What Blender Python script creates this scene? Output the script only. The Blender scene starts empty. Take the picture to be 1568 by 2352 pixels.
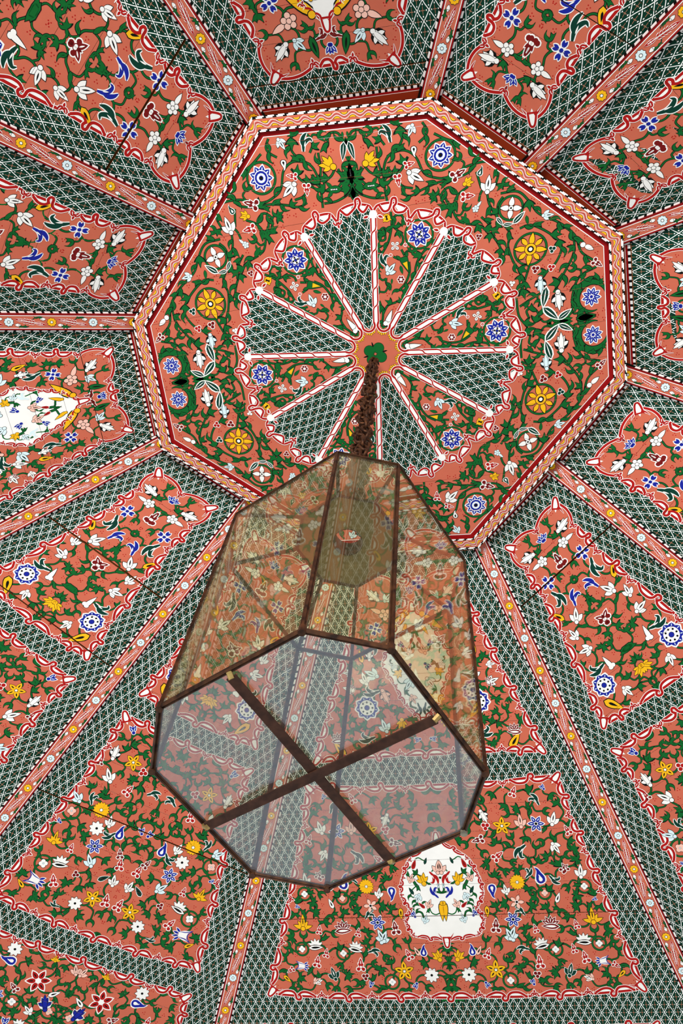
import bpy, bisect, math, random
import numpy as np
from mathutils import Vector, Matrix
from mathutils.geometry import tessellate_polygon

# ---------------------------------------------------------------- measured layout (1 unit = half the width of the flat centre panel)
CAM_POS=[0.2349, -0.851, -3.4139]
CAM_ROT=[[0.9849, 0.15733, 0.07229], [-0.11129, 0.89507, -0.43183], [-0.13264, 0.41726, 0.89906]]
FOCAL=1832.3/2352
OCT=[[-0.3233, -0.9276], [0.3248, -0.888], [0.9818, -0.3129], [0.9921, 0.2438], [0.3304, 0.9425], [-0.3018, 0.9016], [-0.9962, 0.2772], [-0.9717, -0.2648]]
RIBS=[([-0.3482, -0.9809, 0.0399], [-0.05724, -0.14038, -0.07099]), ([0.3426, -0.9556, 0.0399], [0.05549, -0.13796, -0.07099]), ([0.7085, -0.6421, 0.0399], [0.11764, -0.10259, -0.07549]), ([1.0379, -0.3276, 0.0399], [0.14415, -0.04555, -0.07084]), ([1.0634, 0.254, 0.0399], [0.13772, 0.05432, -0.07084]), ([0.7224, 0.6385, 0.0399], [0.11306, 0.09904, -0.07549]), ([0.3623, 0.9933, 0.0399], [0.05416, 0.14363, -0.07099]), ([-0.3526, 0.9779, 0.0399], [-0.05611, 0.13998, -0.07099]), ([-0.704, 0.6407, 0.0399], [-0.11499, 0.09972, -0.07549]), ([-1.0656, 0.2946, 0.0399], [-0.14916, 0.04242, -0.07084]), ([-1.0418, -0.2767, 0.0399], [-0.14888, -0.03751, -0.07084]), ([-0.6922, -0.6365, 0.0399], [-0.11932, -0.09776, -0.07549])]
Cm='''LTb 0.2531 -0.8689 -0.0124 0.0236; SCg 0.1567 -0.8638 -0.0119 -0.0307; PAw 0.2549 -0.7913 -0.0006 0.0217; RBr 0.2301 -0.7453 0.0232 -0.0051;
RBr 0.1812 -0.6915 0.002 0.0263; LTw 0.2462 -0.7008 0.0318 0.0248; BM 0.3554 -0.7564 0.0447 0.0098; RBm 0.4161 -0.6703 0.0326 -0.0133;
YB 0.4522 -0.6323 0.0243 -0.0088; PAd 0.5035 -0.6608 0.0092 -0.0183; LTw 0.5284 -0.601 0.008 -0.038; RBr 0.4444 -0.5789 0.0302 0.0026;
BEb 0.4802 -0.5299 0.0158 -0.0163; W4 0.6119 -0.4963 0.0402 0.0086; LTb 0.751 -0.4388 0.026 0.0029; LF 0.6722 -0.4358 0.0003 0.0187;
CN 0.4301 -0.4876 -0.0153 -0.0166; TBm 0.4775 -0.4101 0.0132 0.0028; YS 0.6792 -0.3162 0.058 0.0123; TBg 0.7649 -0.2981 0.0158 0.0033;
TBm 0.6949 -0.2299 0.0173 0.0036; TBr 0.7585 -0.2235 0.0159 0.0033; LTs 0.9009 -0.2809 0.0233 0.0158; RBm 0.9395 -0.2075 0.0203 0.0168;
LOb 0.7112 -0.1651 -0.0011 0.0348; TBw 0.5978 -0.1903 0.0135 0.0028; LOw 0.7792 -0.0922 0.0014 0.0426; BD 0.9108 -0.0787 0.0384 0.0069;
WG 0.0164 -0.8158 0.0149 0.0304; YB 0.0829 -0.775 0.0349 -0.0195; PD 0.0736 -0.6804 0.0315 -0.0007; LF -0.0101 -0.8738 -0.002 0.0128'''
Cv='''0.134,-0.899 0.188,-0.899 0.219,-0.869 0.211,-0.829 0.182,-0.801 0.15,-0.78
0.146,-0.823 0.131,-0.854 0.145,-0.889 0.182,-0.901
0.298,-0.89 0.314,-0.859 0.302,-0.837 0.277,-0.819
0.338,-0.841 0.383,-0.81 0.439,-0.782 0.481,-0.741 0.489,-0.702 0.462,-0.67 0.402,-0.657 0.336,-0.656 0.275,-0.643 0.223,-0.628 0.188,-0.641
0.129,-0.615 0.126,-0.678 0.132,-0.739 0.157,-0.783 0.214,-0.798 0.259,-0.77 0.282,-0.709 0.312,-0.683 0.376,-0.666 0.457,-0.693 0.541,-0.691 0.571,-0.646 0.558,-0.598
0.127,-0.678 0.191,-0.721 0.23,-0.773
0.145,-0.744 0.192,-0.672 0.236,-0.655
0.39,-0.529 0.353,-0.564 0.344,-0.605 0.373,-0.628 0.404,-0.605 0.4,-0.567 0.37,-0.563 0.359,-0.592
0.451,-0.615 0.409,-0.591 0.385,-0.544 0.4,-0.494 0.426,-0.475
0.523,-0.573 0.53,-0.526 0.561,-0.463 0.602,-0.397 0.591,-0.349 0.608,-0.279 0.632,-0.233 0.642,-0.171 0.608,-0.14
0.575,-0.562 0.643,-0.554 0.686,-0.505 0.719,-0.452 0.795,-0.4 0.846,-0.345 0.848,-0.263 0.803,-0.185 0.762,-0.122
0.555,-0.467 0.562,-0.519 0.584,-0.547
0.641,-0.409 0.687,-0.413 0.758,-0.364 0.802,-0.307 0.779,-0.243 0.724,-0.199
0.798,-0.396 0.855,-0.337 0.879,-0.264 0.924,-0.222
0.936,-0.194 0.868,-0.167 0.838,-0.105 0.831,-0.039
0.961,-0.127 0.914,-0.157 0.863,-0.134
0.61,-0.126 0.616,-0.049 0.655,-0.006 0.695,-0.035 0.677,-0.074 0.648,-0.068 0.654,-0.039
0.709,-0.129 0.663,-0.11 0.621,-0.09
0.429,-0.474 0.49,-0.448 0.54,-0.39 0.563,-0.331 0.547,-0.299
0.493,-0.487 0.524,-0.447 0.54,-0.397
0.782,-0.115 0.774,-0.157 0.803,-0.192
0.672,-0.252 0.653,-0.2 0.632,-0.142
0.543,-0.627 0.501,-0.584 0.488,-0.548
0.488,-0.664 0.502,-0.597
0.004,-0.838 0.027,-0.883 0.065,-0.882 0.072,-0.843 0.096,-0.829
-0.006,-0.797 0.002,-0.76 -0.008,-0.699
0.046,-0.755 0.035,-0.72 0.056,-0.687 0.101,-0.677 0.137,-0.704 0.173,-0.731
-0.009,-0.687 0.019,-0.659 0.069,-0.636 0.121,-0.631
0.059,-0.754 0.081,-0.728 0.119,-0.718 0.113,-0.767 0.114,-0.821
-0.037,-0.721 -0.008,-0.699 0.027,-0.714'''
Cr='''RING 0.3554 -0.7564 0.0562 0.0123; RING 0.6119 -0.4963 0.0454 0.0098; RING 0.6792 -0.3162 0.0627 0.0132; WRE 0.9108 -0.0787 0.0583 0.0105'''
Cg='''0.554,-0.471 0.576,-0.436 0.616,-0.433 0.664,-0.471
0.734,-0.151 0.712,-0.087 0.739,-0.026 0.793,-0.011 0.827,-0.043'''
Wm='''YU -0.0905 0.5455 -0.0099 0.0195; BM2 0.0524 0.5135 0.0448 0.0103; W4b -0.0315 0.4485 0.021 0.0048; CO 0.0276 0.3901 0.0217 -0.0304;
TB1 0.0084 0.4617 0.0073 0.0017; TB1 -0.0398 0.4097 0.0065 0.0015; SCg -0.0595 0.3845 -0.0164 0.0231; LTb -0.0277 0.3523 0.0125 0.0279;
RO5 0.0249 0.3246 0.0173 0.004; LF -0.0102 0.308 0.0028 -0.0112; LF 0.0173 0.3628 0.0102 -0.0144; HN 0.0142 0.1569 0.0002 0.0377'''
Wv='''-0.08,0.572 -0.064,0.524 -0.061,0.468 -0.066,0.438 -0.078,0.399 -0.077,0.366 -0.057,0.35
-0.054,0.518 -0.017,0.498 -0.004,0.473 -0.011,0.455
-0.054,0.518 -0.061,0.556 -0.039,0.569 -0.021,0.553 -0.026,0.532 -0.044,0.538
-0.065,0.495 -0.095,0.505 -0.108,0.478 -0.096,0.456 -0.077,0.464 -0.082,0.484
0.091,0.46 0.075,0.422 0.072,0.384 0.077,0.351 0.063,0.319
0.04,0.401 0.052,0.362 0.047,0.315 0.029,0.281
-0.036,0.317 -0.031,0.297 -0.008,0.272
0.016,0.42 -0.003,0.441
-0.028,0.406 -0.001,0.4
-0.042,0.219 -0.015,0.173 -0.007,0.107
0.028,0.23 -0.003,0.208 -0.014,0.169'''
Wr='''RING 0.0524 0.5135 0.054 0.0124'''
L1='''LOw 0.1079 0.2224 0.0403 -0.0081; BBl 0.0105 0.2044 0.0149 -0.025; BEw 0.0813 0.281 0.0396 -0.0007; RBm -0.0021 0.3298 0.0052 -0.0406;
BC 0.1053 0.373 0.0292 -0.0252; SCg 0.1122 0.4615 -0.008 0.0423; BS 0.0461 0.5016 -0.0222 -0.0337; DRy 0.1649 0.5216 0.0205 -0.0293;
LTw 0.0972 0.5745 -0.0223 -0.0334; RBm -0.004 0.6581 -0.0298 -0.0264; LTw 0.1565 0.634 0.0048 -0.0333; LTw 0.153 0.7208 0.0361 -0.0081;
HNw 0.1095 0.8261 0.0084 -0.0363; SCg 0.1717 0.8181 0.0395 0.0004; BW 0.1865 0.8951 0.0413 -0.0357; LTw 0.1182 0.9742 -0.0087 0.0306;
YB 0.0181 0.9357 0.0266 0.0225; DRy 0.2061 0.9895 -0.032 0.0369; LF 0.0942 0.6299 0.0219 -0.0075; LF 0.0151 0.8283 0.0224 0.0033;
CUR 0.0039 0.8266 0.0396 0.0112'''
S1='''LOw 0.183 0.2215 0.0278 -0.03; LTb 0.1158 0.2371 -0.0216 -0.0232; BEp 0.1525 0.3075 0.044 -0.0216; BC 0.1896 0.384 0.0128 -0.035;
YL 0.0868 0.366 0.0472 0.0469; LFb 0.0603 0.2186 -0.0046 -0.0401; BBl 0.0044 0.2058 0.004 -0.0308; SCm 0.0258 0.2571 -0.0218 0.0144;
DRy 0.2754 0.514 0.0089 -0.0328; SCg 0.2134 0.4729 -0.002 0.0378; LTw 0.2666 0.6286 0.0103 -0.0355; CRm 0.3387 0.672 0.0232 -0.0131;
LOw 0.2325 0.5128 -0.0031 -0.0294; LTb 0.2267 0.6057 0.0366 -0.0178; LTw 0.3487 0.6722 0.0301 -0.0111; BW 0.2702 0.7675 -0.0585 0.0034;
SCg 0.2417 0.691 0.0386 0.0014; LOp 0.176 0.7134 -0.0146 0.0377; LTb 0.1919 0.8659 0.0115 -0.0374; YB 0.1076 0.854 0.0035 0.0334;
SCg 0.2868 0.9161 0.0388 0.0029; CRm 0.4293 0.9086 0.0024 -0.0372; DRy 0.4257 0.9644 0.0308 -0.0355; DRw 0.167 0.9224 0.0295 -0.0126;
BBl 0.0365 0.9354 0.0249 0.0048; LTw 0.3466 0.5919 0.0248 -0.0016'''
S2='''SU 0.3646 1.6392 0.0377 0.0011; SCg 0.422 1.5964 0.0139 -0.0227; PAb 0.4742 1.6153 -0.0124 -0.0437; SCg 0.5436 1.6318 0.0236 0.018;
RBm 0.5916 1.5815 0.0191 -0.0195; LTw 0.6658 1.601 0.0012 -0.0372; W4s 0.6755 1.6672 0.0179 0.0005; W4p 0.4886 1.6936 0.017 0.0005;
DRw 0.5474 1.7182 0.0128 -0.0238; FLp 0.3529 1.7332 0.0355 0.0009; BBl 0.7167 1.7284 0.0175 -0.0064; FLb 0.3269 1.8152 0.0378 0.0009;
SCg 0.3625 1.7768 -0.0211 -0.0179; CRm 0.5008 1.8348 0.0025 -0.0448; YC 0.6987 1.8165 -0.0032 -0.0486; RBr 0.4278 1.8619 -0.0061 -0.0232;
RBr 0.6195 1.8461 -0.0059 -0.0242; CRw 0.446 1.9313 -0.0102 -0.0382; CRw 0.6459 1.9153 0.0015 -0.04; LTb 0.3136 1.8854 0.0164 -0.0355;
W4s 0.511 1.9613 0.0181 0.0003; W4s 0.7154 1.9367 0.0179 0.0004; SCg 0.3574 1.9584 -0.0286 -0.0005; RBr 0.4308 2.0201 -0.0019 -0.0357;
RBr 0.645 2.0009 -0.0078 -0.0315; TBm 0.4133 2.0772 0.0193 0.0003; W4s 0.2845 2.1041 0.0195 0.0003; BBl 0.3893 2.1142 -0.0089 -0.0231;
LTg 0.5677 2.0653 0.0095 -0.0353; VS 0.7232 2.0194 0.0341 -0.0051; LTp 0.6573 2.0952 -0.0209 -0.0146; Y5 0.3209 1.3694 0.043 0.0016;
RBr 0.3905 1.209 0.0122 -0.0274; SCg 0.4859 1.2488 -0.0187 -0.0256; BBl 0.5316 1.1935 -0.0132 -0.0192; FLb 0.4827 1.3648 0.0395 0.0015;
LTp 0.4103 1.3542 -0.0022 -0.0373; LTw 0.5636 1.3494 0.01 -0.0366; LOw 0.2368 1.3163 0.0152 0.0318; RBr 0.6263 1.4011 -0.0124 -0.0251;
TBr 0.2422 1.3679 0.0216 0.0008; RBm 0.2012 1.4319 -0.032 0.0082; SCg 0.3951 1.4962 -0.0247 0.0301; LTw 0.5603 1.4787 0.0182 0.0283;
RBr 0.2856 1.5126 0.0269 -0.0208; LTw 0.3067 1.6761 -0.0062 -0.0281; RBm 0.2425 1.8448 0.0039 -0.0371; DRy 0.2083 1.7743 -0.003 0.0278;
PAb 0.2421 1.6743 0.0022 0.0373; RBm 0.5952 1.5768 -0.0128 -0.0219; Y5 0.2203 2.0531 0.0461 0.0007; FLw 0.0896 2.0743 0.0372 0.0006;
BBl 0.1713 2.1219 0.0131 0.0218; YB 0.0509 1.9836 0.0157 -0.0308; PAb 0.1174 1.9585 -0.0029 -0.0311; LTb 0.3067 1.8926 -0.0179 -0.0344;
RBr 0.19 1.9753 0.0122 -0.0276; LTw 0.6489 2.098 -0.02 -0.0094; RBr 0.7823 2.0393 0.0195 0.0124; DRy 0.8045 2.0805 -0.0195 0.0149;
RBr 0.5962 1.9598 -0.0064 -0.0246; DRp 0.1499 1.9591 0.0147 -0.0214'''
MS2='''DRr 0.1205 1.5399 -0.007 -0.0264; YB 0.0864 1.6141 0.0103 -0.0357; LTp -0.0066 1.5621 0.0038 -0.036; SCr 0.0312 1.6092 -0.0162 0.029;
BS 0.0341 1.6748 0.0162 -0.029; LTb 0.1166 1.6999 0.0106 0.0231; LTp 0.0672 1.7345 -0.0107 -0.0232; DRr 0.1027 1.7387 0.0177 -0.0126;
YL -0.0086 1.7686 -0.0048 0.0457; BBl 0.147 1.7822 0.0154 -0.0224; LTb 0.0922 1.807 -0.0074 -0.023; LTp 0.1425 1.6093 -0.0106 -0.0232;
LFd 0.1461 1.6681 0.0115 -0.016; LFd 0.0631 1.525 -0.0048 -0.0166; DRb -0.0119 1.644 -0.0015 0.0144'''
L2='''BBl 0.2656 1.2122 0.0179 -0.0285; LOw 0.2951 1.3476 0.0013 -0.0386; RBm 0.3392 1.4062 0.0032 -0.0246; Y5 0.1988 1.3529 -0.0369 -0.0164;
LTw 0.272 1.4593 0.024 -0.033; TBr 0.1356 1.3776 -0.02 -0.0088; RBr 0.1619 1.4858 -0.011 -0.0311; SCg 0.0426 1.4562 -0.0288 -0.0125;
LTb 0.362 1.6067 0.0273 -0.0229; SCg 0.2943 1.5821 0.0049 -0.0283; SU 0.237 1.6186 -0.0366 -0.0155; W4p 0.3593 1.6747 -0.0208 -0.0088;
BBl 0.3909 1.7398 0.0205 -0.0087; LTw 0.1749 1.6579 0.0066 -0.0322; FLw 0.2193 1.7071 -0.0338 -0.0141; YC 0.3713 1.8265 0.0044 -0.0413;
RBr 0.287 1.8395 -0.0003 -0.0261; CRw 0.3018 1.9148 0.0091 -0.0413; SCg 0.1564 1.7159 0.0248 0.0191; PAb 0.1102 1.6878 0.0012 -0.0391;
BBl 0.0208 1.6416 0.012 -0.0259; FLb 0.1915 1.7889 -0.0352 -0.0145; RBm 0.0676 1.7801 0.012 -0.0259; RBr 0.0453 1.8282 0.0065 -0.0326;
LTb 0.1796 1.8653 0.0223 -0.0302; W4s 0.3709 1.9513 -0.0207 -0.0083; VS 0.3719 2.0378 0.0477 -0.0068; DRy 0.4235 2.0754 0.0223 -0.0135;
RBr 0.2944 2.0113 0.0141 -0.0307; TBm 0.2139 1.9444 -0.0168 -0.0067; FLw 0.1583 2.0748 -0.0317 -0.0124; Y5 0.0945 2.0235 -0.0397 -0.0156;
RBr 0.0326 2.0123 0.0058 -0.0347; SCg 0.2405 2.1113 0.0224 -0.0042; DRd 0.0892 1.9163 -0.0197 -0.0211; LTw 0.0397 1.914 0.0065 -0.0326'''
L3='''FLw 0.3162 2.3733 -0.0331 -0.0124; PAb 0.3186 2.4301 0.0409 -0.002; YC 0.126 2.3542 0.0031 -0.025; LTp 0.0177 2.3752 0.0129 -0.0285;
FLr 0.1558 2.4781 -0.0525 -0.0192; RBm 0.2431 2.5444 0.0238 -0.0172; DRw 0.0622 2.5137 -0.0217 -0.0209; LOl 0.0807 2.5726 0.0168 -0.0374;
W4s 0.2251 2.6112 -0.0194 -0.0069; LTw 0.1373 2.6275 0.024 -0.0174; BBl 0.2128 2.7103 0.0064 -0.0322'''
SC = 1.5            # metres per unit
Z0 = 6.7            # height of the flat centre panel
HOOK = (-.0121, .0148)

def world_pt(p):
    return Vector((p[0]*SC, p[1]*SC, p[2]*SC + Z0))

# ---------------------------------------------------------------- camera, light, exposure
scene = bpy.context.scene
col = scene.collection
cam_data = bpy.data.cameras.new('camera')
cam = bpy.data.objects.new('camera', cam_data)
col.objects.link(cam)
R = Matrix(CAM_ROT)
m = Matrix((R[0], -R[1], -R[2])).transposed().to_4x4()
m.translation = world_pt(CAM_POS)
cam.matrix_world = m
cam_data.sensor_fit = 'VERTICAL'
cam_data.sensor_height = 36
cam_data.lens = 36*FOCAL
cam_data.clip_start = .05
scene.camera = cam

world = bpy.data.worlds.new('daylight')
scene.world = world
world.use_nodes = True
bg = world.node_tree.nodes['Background']
bg.inputs[0].default_value = (.93, .97, 1.0, 1)
bg.inputs[1].default_value = .60

def area(name, loc, target, sx, sy, power, color):
    l = bpy.data.lights.new(name, 'AREA')
    l.shape = 'RECTANGLE'; l.size = sx; l.size_y = sy; l.energy = power; l.color = color
    o = bpy.data.objects.new(name, l); col.objects.link(o)
    o.location = loc
    o.rotation_euler = (Vector(target) - Vector(loc)).to_track_quat('-Z', 'Y').to_euler()
    return o
# daylight from the tall courtyard doorway behind the photographer
area('courtyard_daylight', (-.6, -8.5, 1.6), (0, 2.2, 5.6), 5.0, 3.2, 1050, (1.0, .97, .93))

scene.view_settings.view_transform = 'Standard'
scene.view_settings.look = 'None'
scene.view_settings.gamma = 1
scene.view_settings.use_curve_mapping = False
scene.view_settings.exposure = 0.14
scene.cycles.transparent_max_bounces = 32
scene.cycles.max_bounces = 8

# ---------------------------------------------------------------- materials
def lin(c):
    return tuple(((v/255)/12.92 if v/255 <= .04045 else ((v/255+.055)/1.055)**2.4) for v in c) + (1,)
def new_mat(name):
    mt = bpy.data.materials.new(name); mt.use_nodes = True
    return mt, mt.node_tree.nodes, mt.node_tree.links, mt.node_tree.nodes['Principled BSDF']
def paint(name, rgb, rough=.5, var=.10, scale=9, metallic=0):
    mt, N, L, B = new_mat(name)
    c = lin(rgb)
    geo = N.new('ShaderNodeNewGeometry')
    nz = N.new('ShaderNodeTexNoise'); nz.inputs['Scale'].default_value = scale; nz.inputs['Detail'].default_value = 4
    L.new(geo.outputs['Position'], nz.inputs['Vector'])
    mx = N.new('ShaderNodeMix'); mx.data_type = 'RGBA'
    mx.inputs[6].default_value = tuple(v*(1-var) for v in c[:3]) + (1,)
    mx.inputs[7].default_value = tuple(min(1, v*(1+var)) for v in c[:3]) + (1,)
    L.new(nz.outputs['Fac'], mx.inputs[0]); L.new(mx.outputs[2], B.inputs['Base Color'])
    B.inputs['Roughness'].default_value = rough
    B.inputs['Metallic'].default_value = metallic
    B.inputs['Specular IOR Level'].default_value = .08
    return mt
PAL = dict(salmon=(200, 104, 80), red=(172, 26, 24), maroon=(116, 22, 22), white=(246, 246, 240), cream=(250, 240, 214),
           pale=(218, 240, 243), black=(14, 16, 14), green=(16, 98, 42), dgreen=(10, 58, 46), blue=(26, 38, 150),
           yellow=(244, 184, 28), pink=(246, 196, 178), rust=(140, 52, 26), brown=(112, 62, 22), darkred=(150, 18, 20))
COLS = list(PAL)
MATS = {k: paint('paint_' + k, v) for k, v in PAL.items()}

def lattice_material():
    mt, N, L, B = new_mat('painted_lattice_green')
    B.inputs['Roughness'].default_value = .5
    B.inputs['Specular IOR Level'].default_value = .08
    uv = N.new('ShaderNodeUVMap'); sp = N.new('ShaderNodeSeparateXYZ'); L.new(uv.outputs[0], sp.inputs[0])
    def M(op, a, b=None, c=None):
        n = N.new('ShaderNodeMath'); n.operation = op
        for i, v in enumerate((a, b, c)):
            if v is None: continue
            if isinstance(v, (int, float)): n.inputs[i].default_value = v
            else: L.new(v, n.inputs[i])
        return n.outputs[0]
    U = M('DIVIDE', sp.outputs[0], .0408); V = M('DIVIDE', sp.outputs[1], .0707)
    # hand-painted wobble
    nz = N.new('ShaderNodeTexNoise'); nz.inputs['Scale'].default_value = 14; nz.inputs['Detail'].default_value = 1
    L.new(uv.outputs[0], nz.inputs['Vector'])
    wob = M('MULTIPLY', M('SUBTRACT', nz.outputs['Fac'], .5), .35)
    U = M('ADD', U, wob)
    p = M('FRACT', M('ADD', M('ADD', U, V), 50)); q = M('FRACT', M('ADD', M('SUBTRACT', U, V), 50))
    a = M('MINIMUM', p, M('SUBTRACT', 1, p)); b = M('MINIMUM', q, M('SUBTRACT', 1, q))
    line = M('LESS_THAN', M('MINIMUM', a, b), .040)
    da = M('SUBTRACT', a, .215); db = M('SUBTRACT', b, .215)
    dot = M('LESS_THAN', M('ADD', M('MULTIPLY', da, da), M('MULTIPLY', db, db)), .0040)
    s = M('ABSOLUTE', M('SUBTRACT', M('ADD', p, q), 1)); d = M('ABSOLUTE', M('SUBTRACT', p, q))
    x1 = M('MULTIPLY', M('LESS_THAN', s, .042), M('LESS_THAN', d, .40))
    x2 = M('MULTIPLY', M('LESS_THAN', d, .038), M('LESS_THAN', s, .32))
    cross = M('MAXIMUM', x1, x2)
    white = M('MAXIMUM', line, dot)
    nz2 = N.new('ShaderNodeTexNoise'); nz2.inputs['Scale'].default_value = 3; L.new(uv.outputs[0], nz2.inputs['Vector'])
    g = N.new('ShaderNodeMix'); g.data_type = 'RGBA'
    g.inputs[6].default_value = lin((4, 40, 24)); g.inputs[7].default_value = lin((8, 62, 48)); L.new(nz2.outputs['Fac'], g.inputs[0])
    m1 = N.new('ShaderNodeMix'); m1.data_type = 'RGBA'; L.new(cross, m1.inputs[0]); L.new(g.outputs[2], m1.inputs[6]); m1.inputs[7].default_value = lin((160, 112, 88))
    m2 = N.new('ShaderNodeMix'); m2.data_type = 'RGBA'; L.new(white, m2.inputs[0]); L.new(m1.outputs[2], m2.inputs[6]); m2.inputs[7].default_value = lin((244, 247, 242))
    L.new(m2.outputs[2], B.inputs['Base Color'])
    return mt
LATTICE = lattice_material()

def metal(name, c1, c2, rough=.45, scale=40):
    mt, N, L, B = new_mat(name)
    geo = N.new('ShaderNodeNewGeometry')
    nz = N.new('ShaderNodeTexNoise'); nz.inputs['Scale'].default_value = scale; nz.inputs['Detail'].default_value = 6
    L.new(geo.outputs['Position'], nz.inputs['Vector'])
    rp = N.new('ShaderNodeValToRGB'); L.new(nz.outputs['Fac'], rp.inputs[0])
    rp.color_ramp.elements[0].position = .35; rp.color_ramp.elements[1].position = .7
    rp.color_ramp.elements[0].color = lin(c1); rp.color_ramp.elements[1].color = lin(c2)
    L.new(rp.outputs[0], B.inputs['Base Color'])
    B.inputs['Metallic'].default_value = .6; B.inputs['Roughness'].default_value = rough
    return mt
M_BAR = metal('aged_dark_metal', (34, 18, 10), (92, 56, 32))
M_CROSS = metal('brown_strip_metal', (58, 34, 24), (84, 52, 38), .55)
M_BRASS = metal('tarnished_brass', (120, 96, 54), (186, 158, 96), .35)
M_CHAIN = metal('rusty_chain_iron', (36, 18, 8), (98, 58, 28), .6, 60)
M_PLATE = metal('dull_olive_tin', (104, 92, 58), (138, 120, 84), .55, 7)
M_SOLDER = metal('grey_solder', (120, 116, 100), (190, 184, 160), .35)

def glass(name, tint, dust_col, dust, gloss_boost, gcol):
    mt = bpy.data.materials.new(name); mt.use_nodes = True
    N, L = mt.node_tree.nodes, mt.node_tree.links
    for n in list(N): N.remove(n)
    out = N.new('ShaderNodeOutputMaterial')
    tr = N.new('ShaderNodeBsdfTransparent'); tr.inputs[0].default_value = tint + (1,)
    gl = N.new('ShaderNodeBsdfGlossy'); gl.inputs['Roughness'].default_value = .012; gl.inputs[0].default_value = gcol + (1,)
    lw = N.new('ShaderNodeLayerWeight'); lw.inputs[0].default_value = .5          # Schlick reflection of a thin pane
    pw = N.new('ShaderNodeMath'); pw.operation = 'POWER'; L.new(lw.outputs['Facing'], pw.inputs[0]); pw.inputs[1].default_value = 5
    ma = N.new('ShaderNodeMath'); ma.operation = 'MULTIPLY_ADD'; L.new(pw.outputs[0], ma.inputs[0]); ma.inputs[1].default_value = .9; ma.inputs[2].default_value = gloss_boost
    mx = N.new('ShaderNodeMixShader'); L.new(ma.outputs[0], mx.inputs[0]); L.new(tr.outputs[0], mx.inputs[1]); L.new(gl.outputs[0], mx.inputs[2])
    df = N.new('ShaderNodeBsdfDiffuse'); df.inputs[0].default_value = lin(dust_col)
    tl = N.new('ShaderNodeBsdfTranslucent'); tl.inputs[0].default_value = lin(dust_col)
    dd = N.new('ShaderNodeMixShader'); dd.inputs[0].default_value = .5
    L.new(df.outputs[0], dd.inputs[1]); L.new(tl.outputs[0], dd.inputs[2])
    geo = N.new('ShaderNodeNewGeometry')
    nz = N.new('ShaderNodeTexNoise'); nz.inputs['Scale'].default_value = 5; nz.inputs['Detail'].default_value = 5
    L.new(geo.outputs['Position'], nz.inputs['Vector'])
    mp = N.new('ShaderNodeMapRange'); L.new(nz.outputs['Fac'], mp.inputs[0])
    mp.inputs[1].default_value = .3; mp.inputs[2].default_value = .75; mp.inputs[3].default_value = dust*.55; mp.inputs[4].default_value = dust*1.35
    m2 = N.new('ShaderNodeMixShader'); L.new(mp.outputs[0], m2.inputs[0]); L.new(mx.outputs[0], m2.inputs[1]); L.new(dd.outputs[0], m2.inputs[2])
    L.new(m2.outputs[0], out.inputs[0])
    return mt
G_BODY = glass('dusty_amber_glass', (.93, .92, .82), (196, 186, 150), .05, .055, (1, .97, .88))
G_BOTTOM = glass('clear_bottom_glass_tinted_sheen', (.95, .97, .98), (206, 214, 226), .05, .11, (.74, .87, 1))  # gloss tinted blue and boosted to paint in a veil of reflected daylight

# ---------------------------------------------------------------- objects
def empty(name, parent=None, loc=(0, 0, 0)):
    o = bpy.data.objects.new(name, None); col.objects.link(o)
    o.empty_display_size = .1; o.location = loc
    if parent: o.parent = parent
    return o
def mesh_obj(name, verts, faces, mats, parent=None, mi=None, uvs=None, smooth=False):
    me = bpy.data.meshes.new(name)
    me.from_pydata([tuple(v) for v in verts], [], faces)
    for mt in mats: me.materials.append(mt)
    if mi is not None: me.polygons.foreach_set('material_index', mi)
    if uvs is not None:
        ul = me.uv_layers.new(name='UVMap')
        vi = np.empty(len(me.loops), dtype=np.int32); me.loops.foreach_get('vertex_index', vi)
        ul.data.foreach_set('uv', np.asarray(uvs, dtype=np.float32)[vi].ravel())
    if smooth: me.polygons.foreach_set('use_smooth', [True]*len(me.polygons))
    me.update()
    o = bpy.data.objects.new(name, me); col.objects.link(o)
    if parent: o.parent = parent
    return o
CM = Matrix(CAM_ROT); CP = Vector(CAM_POS)
def pixel(p):                       # only used to decide which repeats the photograph shows
    c = CM @ (Vector(p) - CP)
    if c.z < .05: return (-9999, -9999)
    return (784 + 2352*FOCAL*c.x/c.z, 1176 + 2352*FOCAL*c.y/c.z)
def in_view(p, margin=15):
    x, y = pixel(p); return -margin < x < 1568+margin and -margin < y < 2352+margin

# ---------------------------------------------------------------- 2-D painting
EPS = 9e-5
class Art:
    """flat painted shapes: (polygon, colour, layer, group)"""
    def __init__(s): s.p = []; s.g = 0; s.rng = random.Random(5)
    def add(s, poly, colr, layer): s.p.append((poly, colr, layer + s.rng.random()*.6, s.g))
    def mirrored(s, offset=100000):
        out = Art(); out.p = list(s.p)
        for poly, c, l, g in s.p: out.p.append(([(-x, y) for x, y in poly], c, l, g and g + offset))
        return out
    def select(s, f):
        out = Art(); out.p = [q for q in s.p if f(q)]; return out
def clip_half(poly, y0, keep_above):
    out = []
    n = len(poly)
    for i in range(n):
        a, b = poly[i], poly[(i+1) % n]
        ia = (a[1] >= y0) == keep_above or a[1] == y0; ib = (b[1] >= y0) == keep_above or b[1] == y0
        if ia: out.append(a)
        if ia != ib:
            t = (y0-a[1])/(b[1]-a[1]); out.append((a[0]+t*(b[0]-a[0]), y0))
    return out
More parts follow.
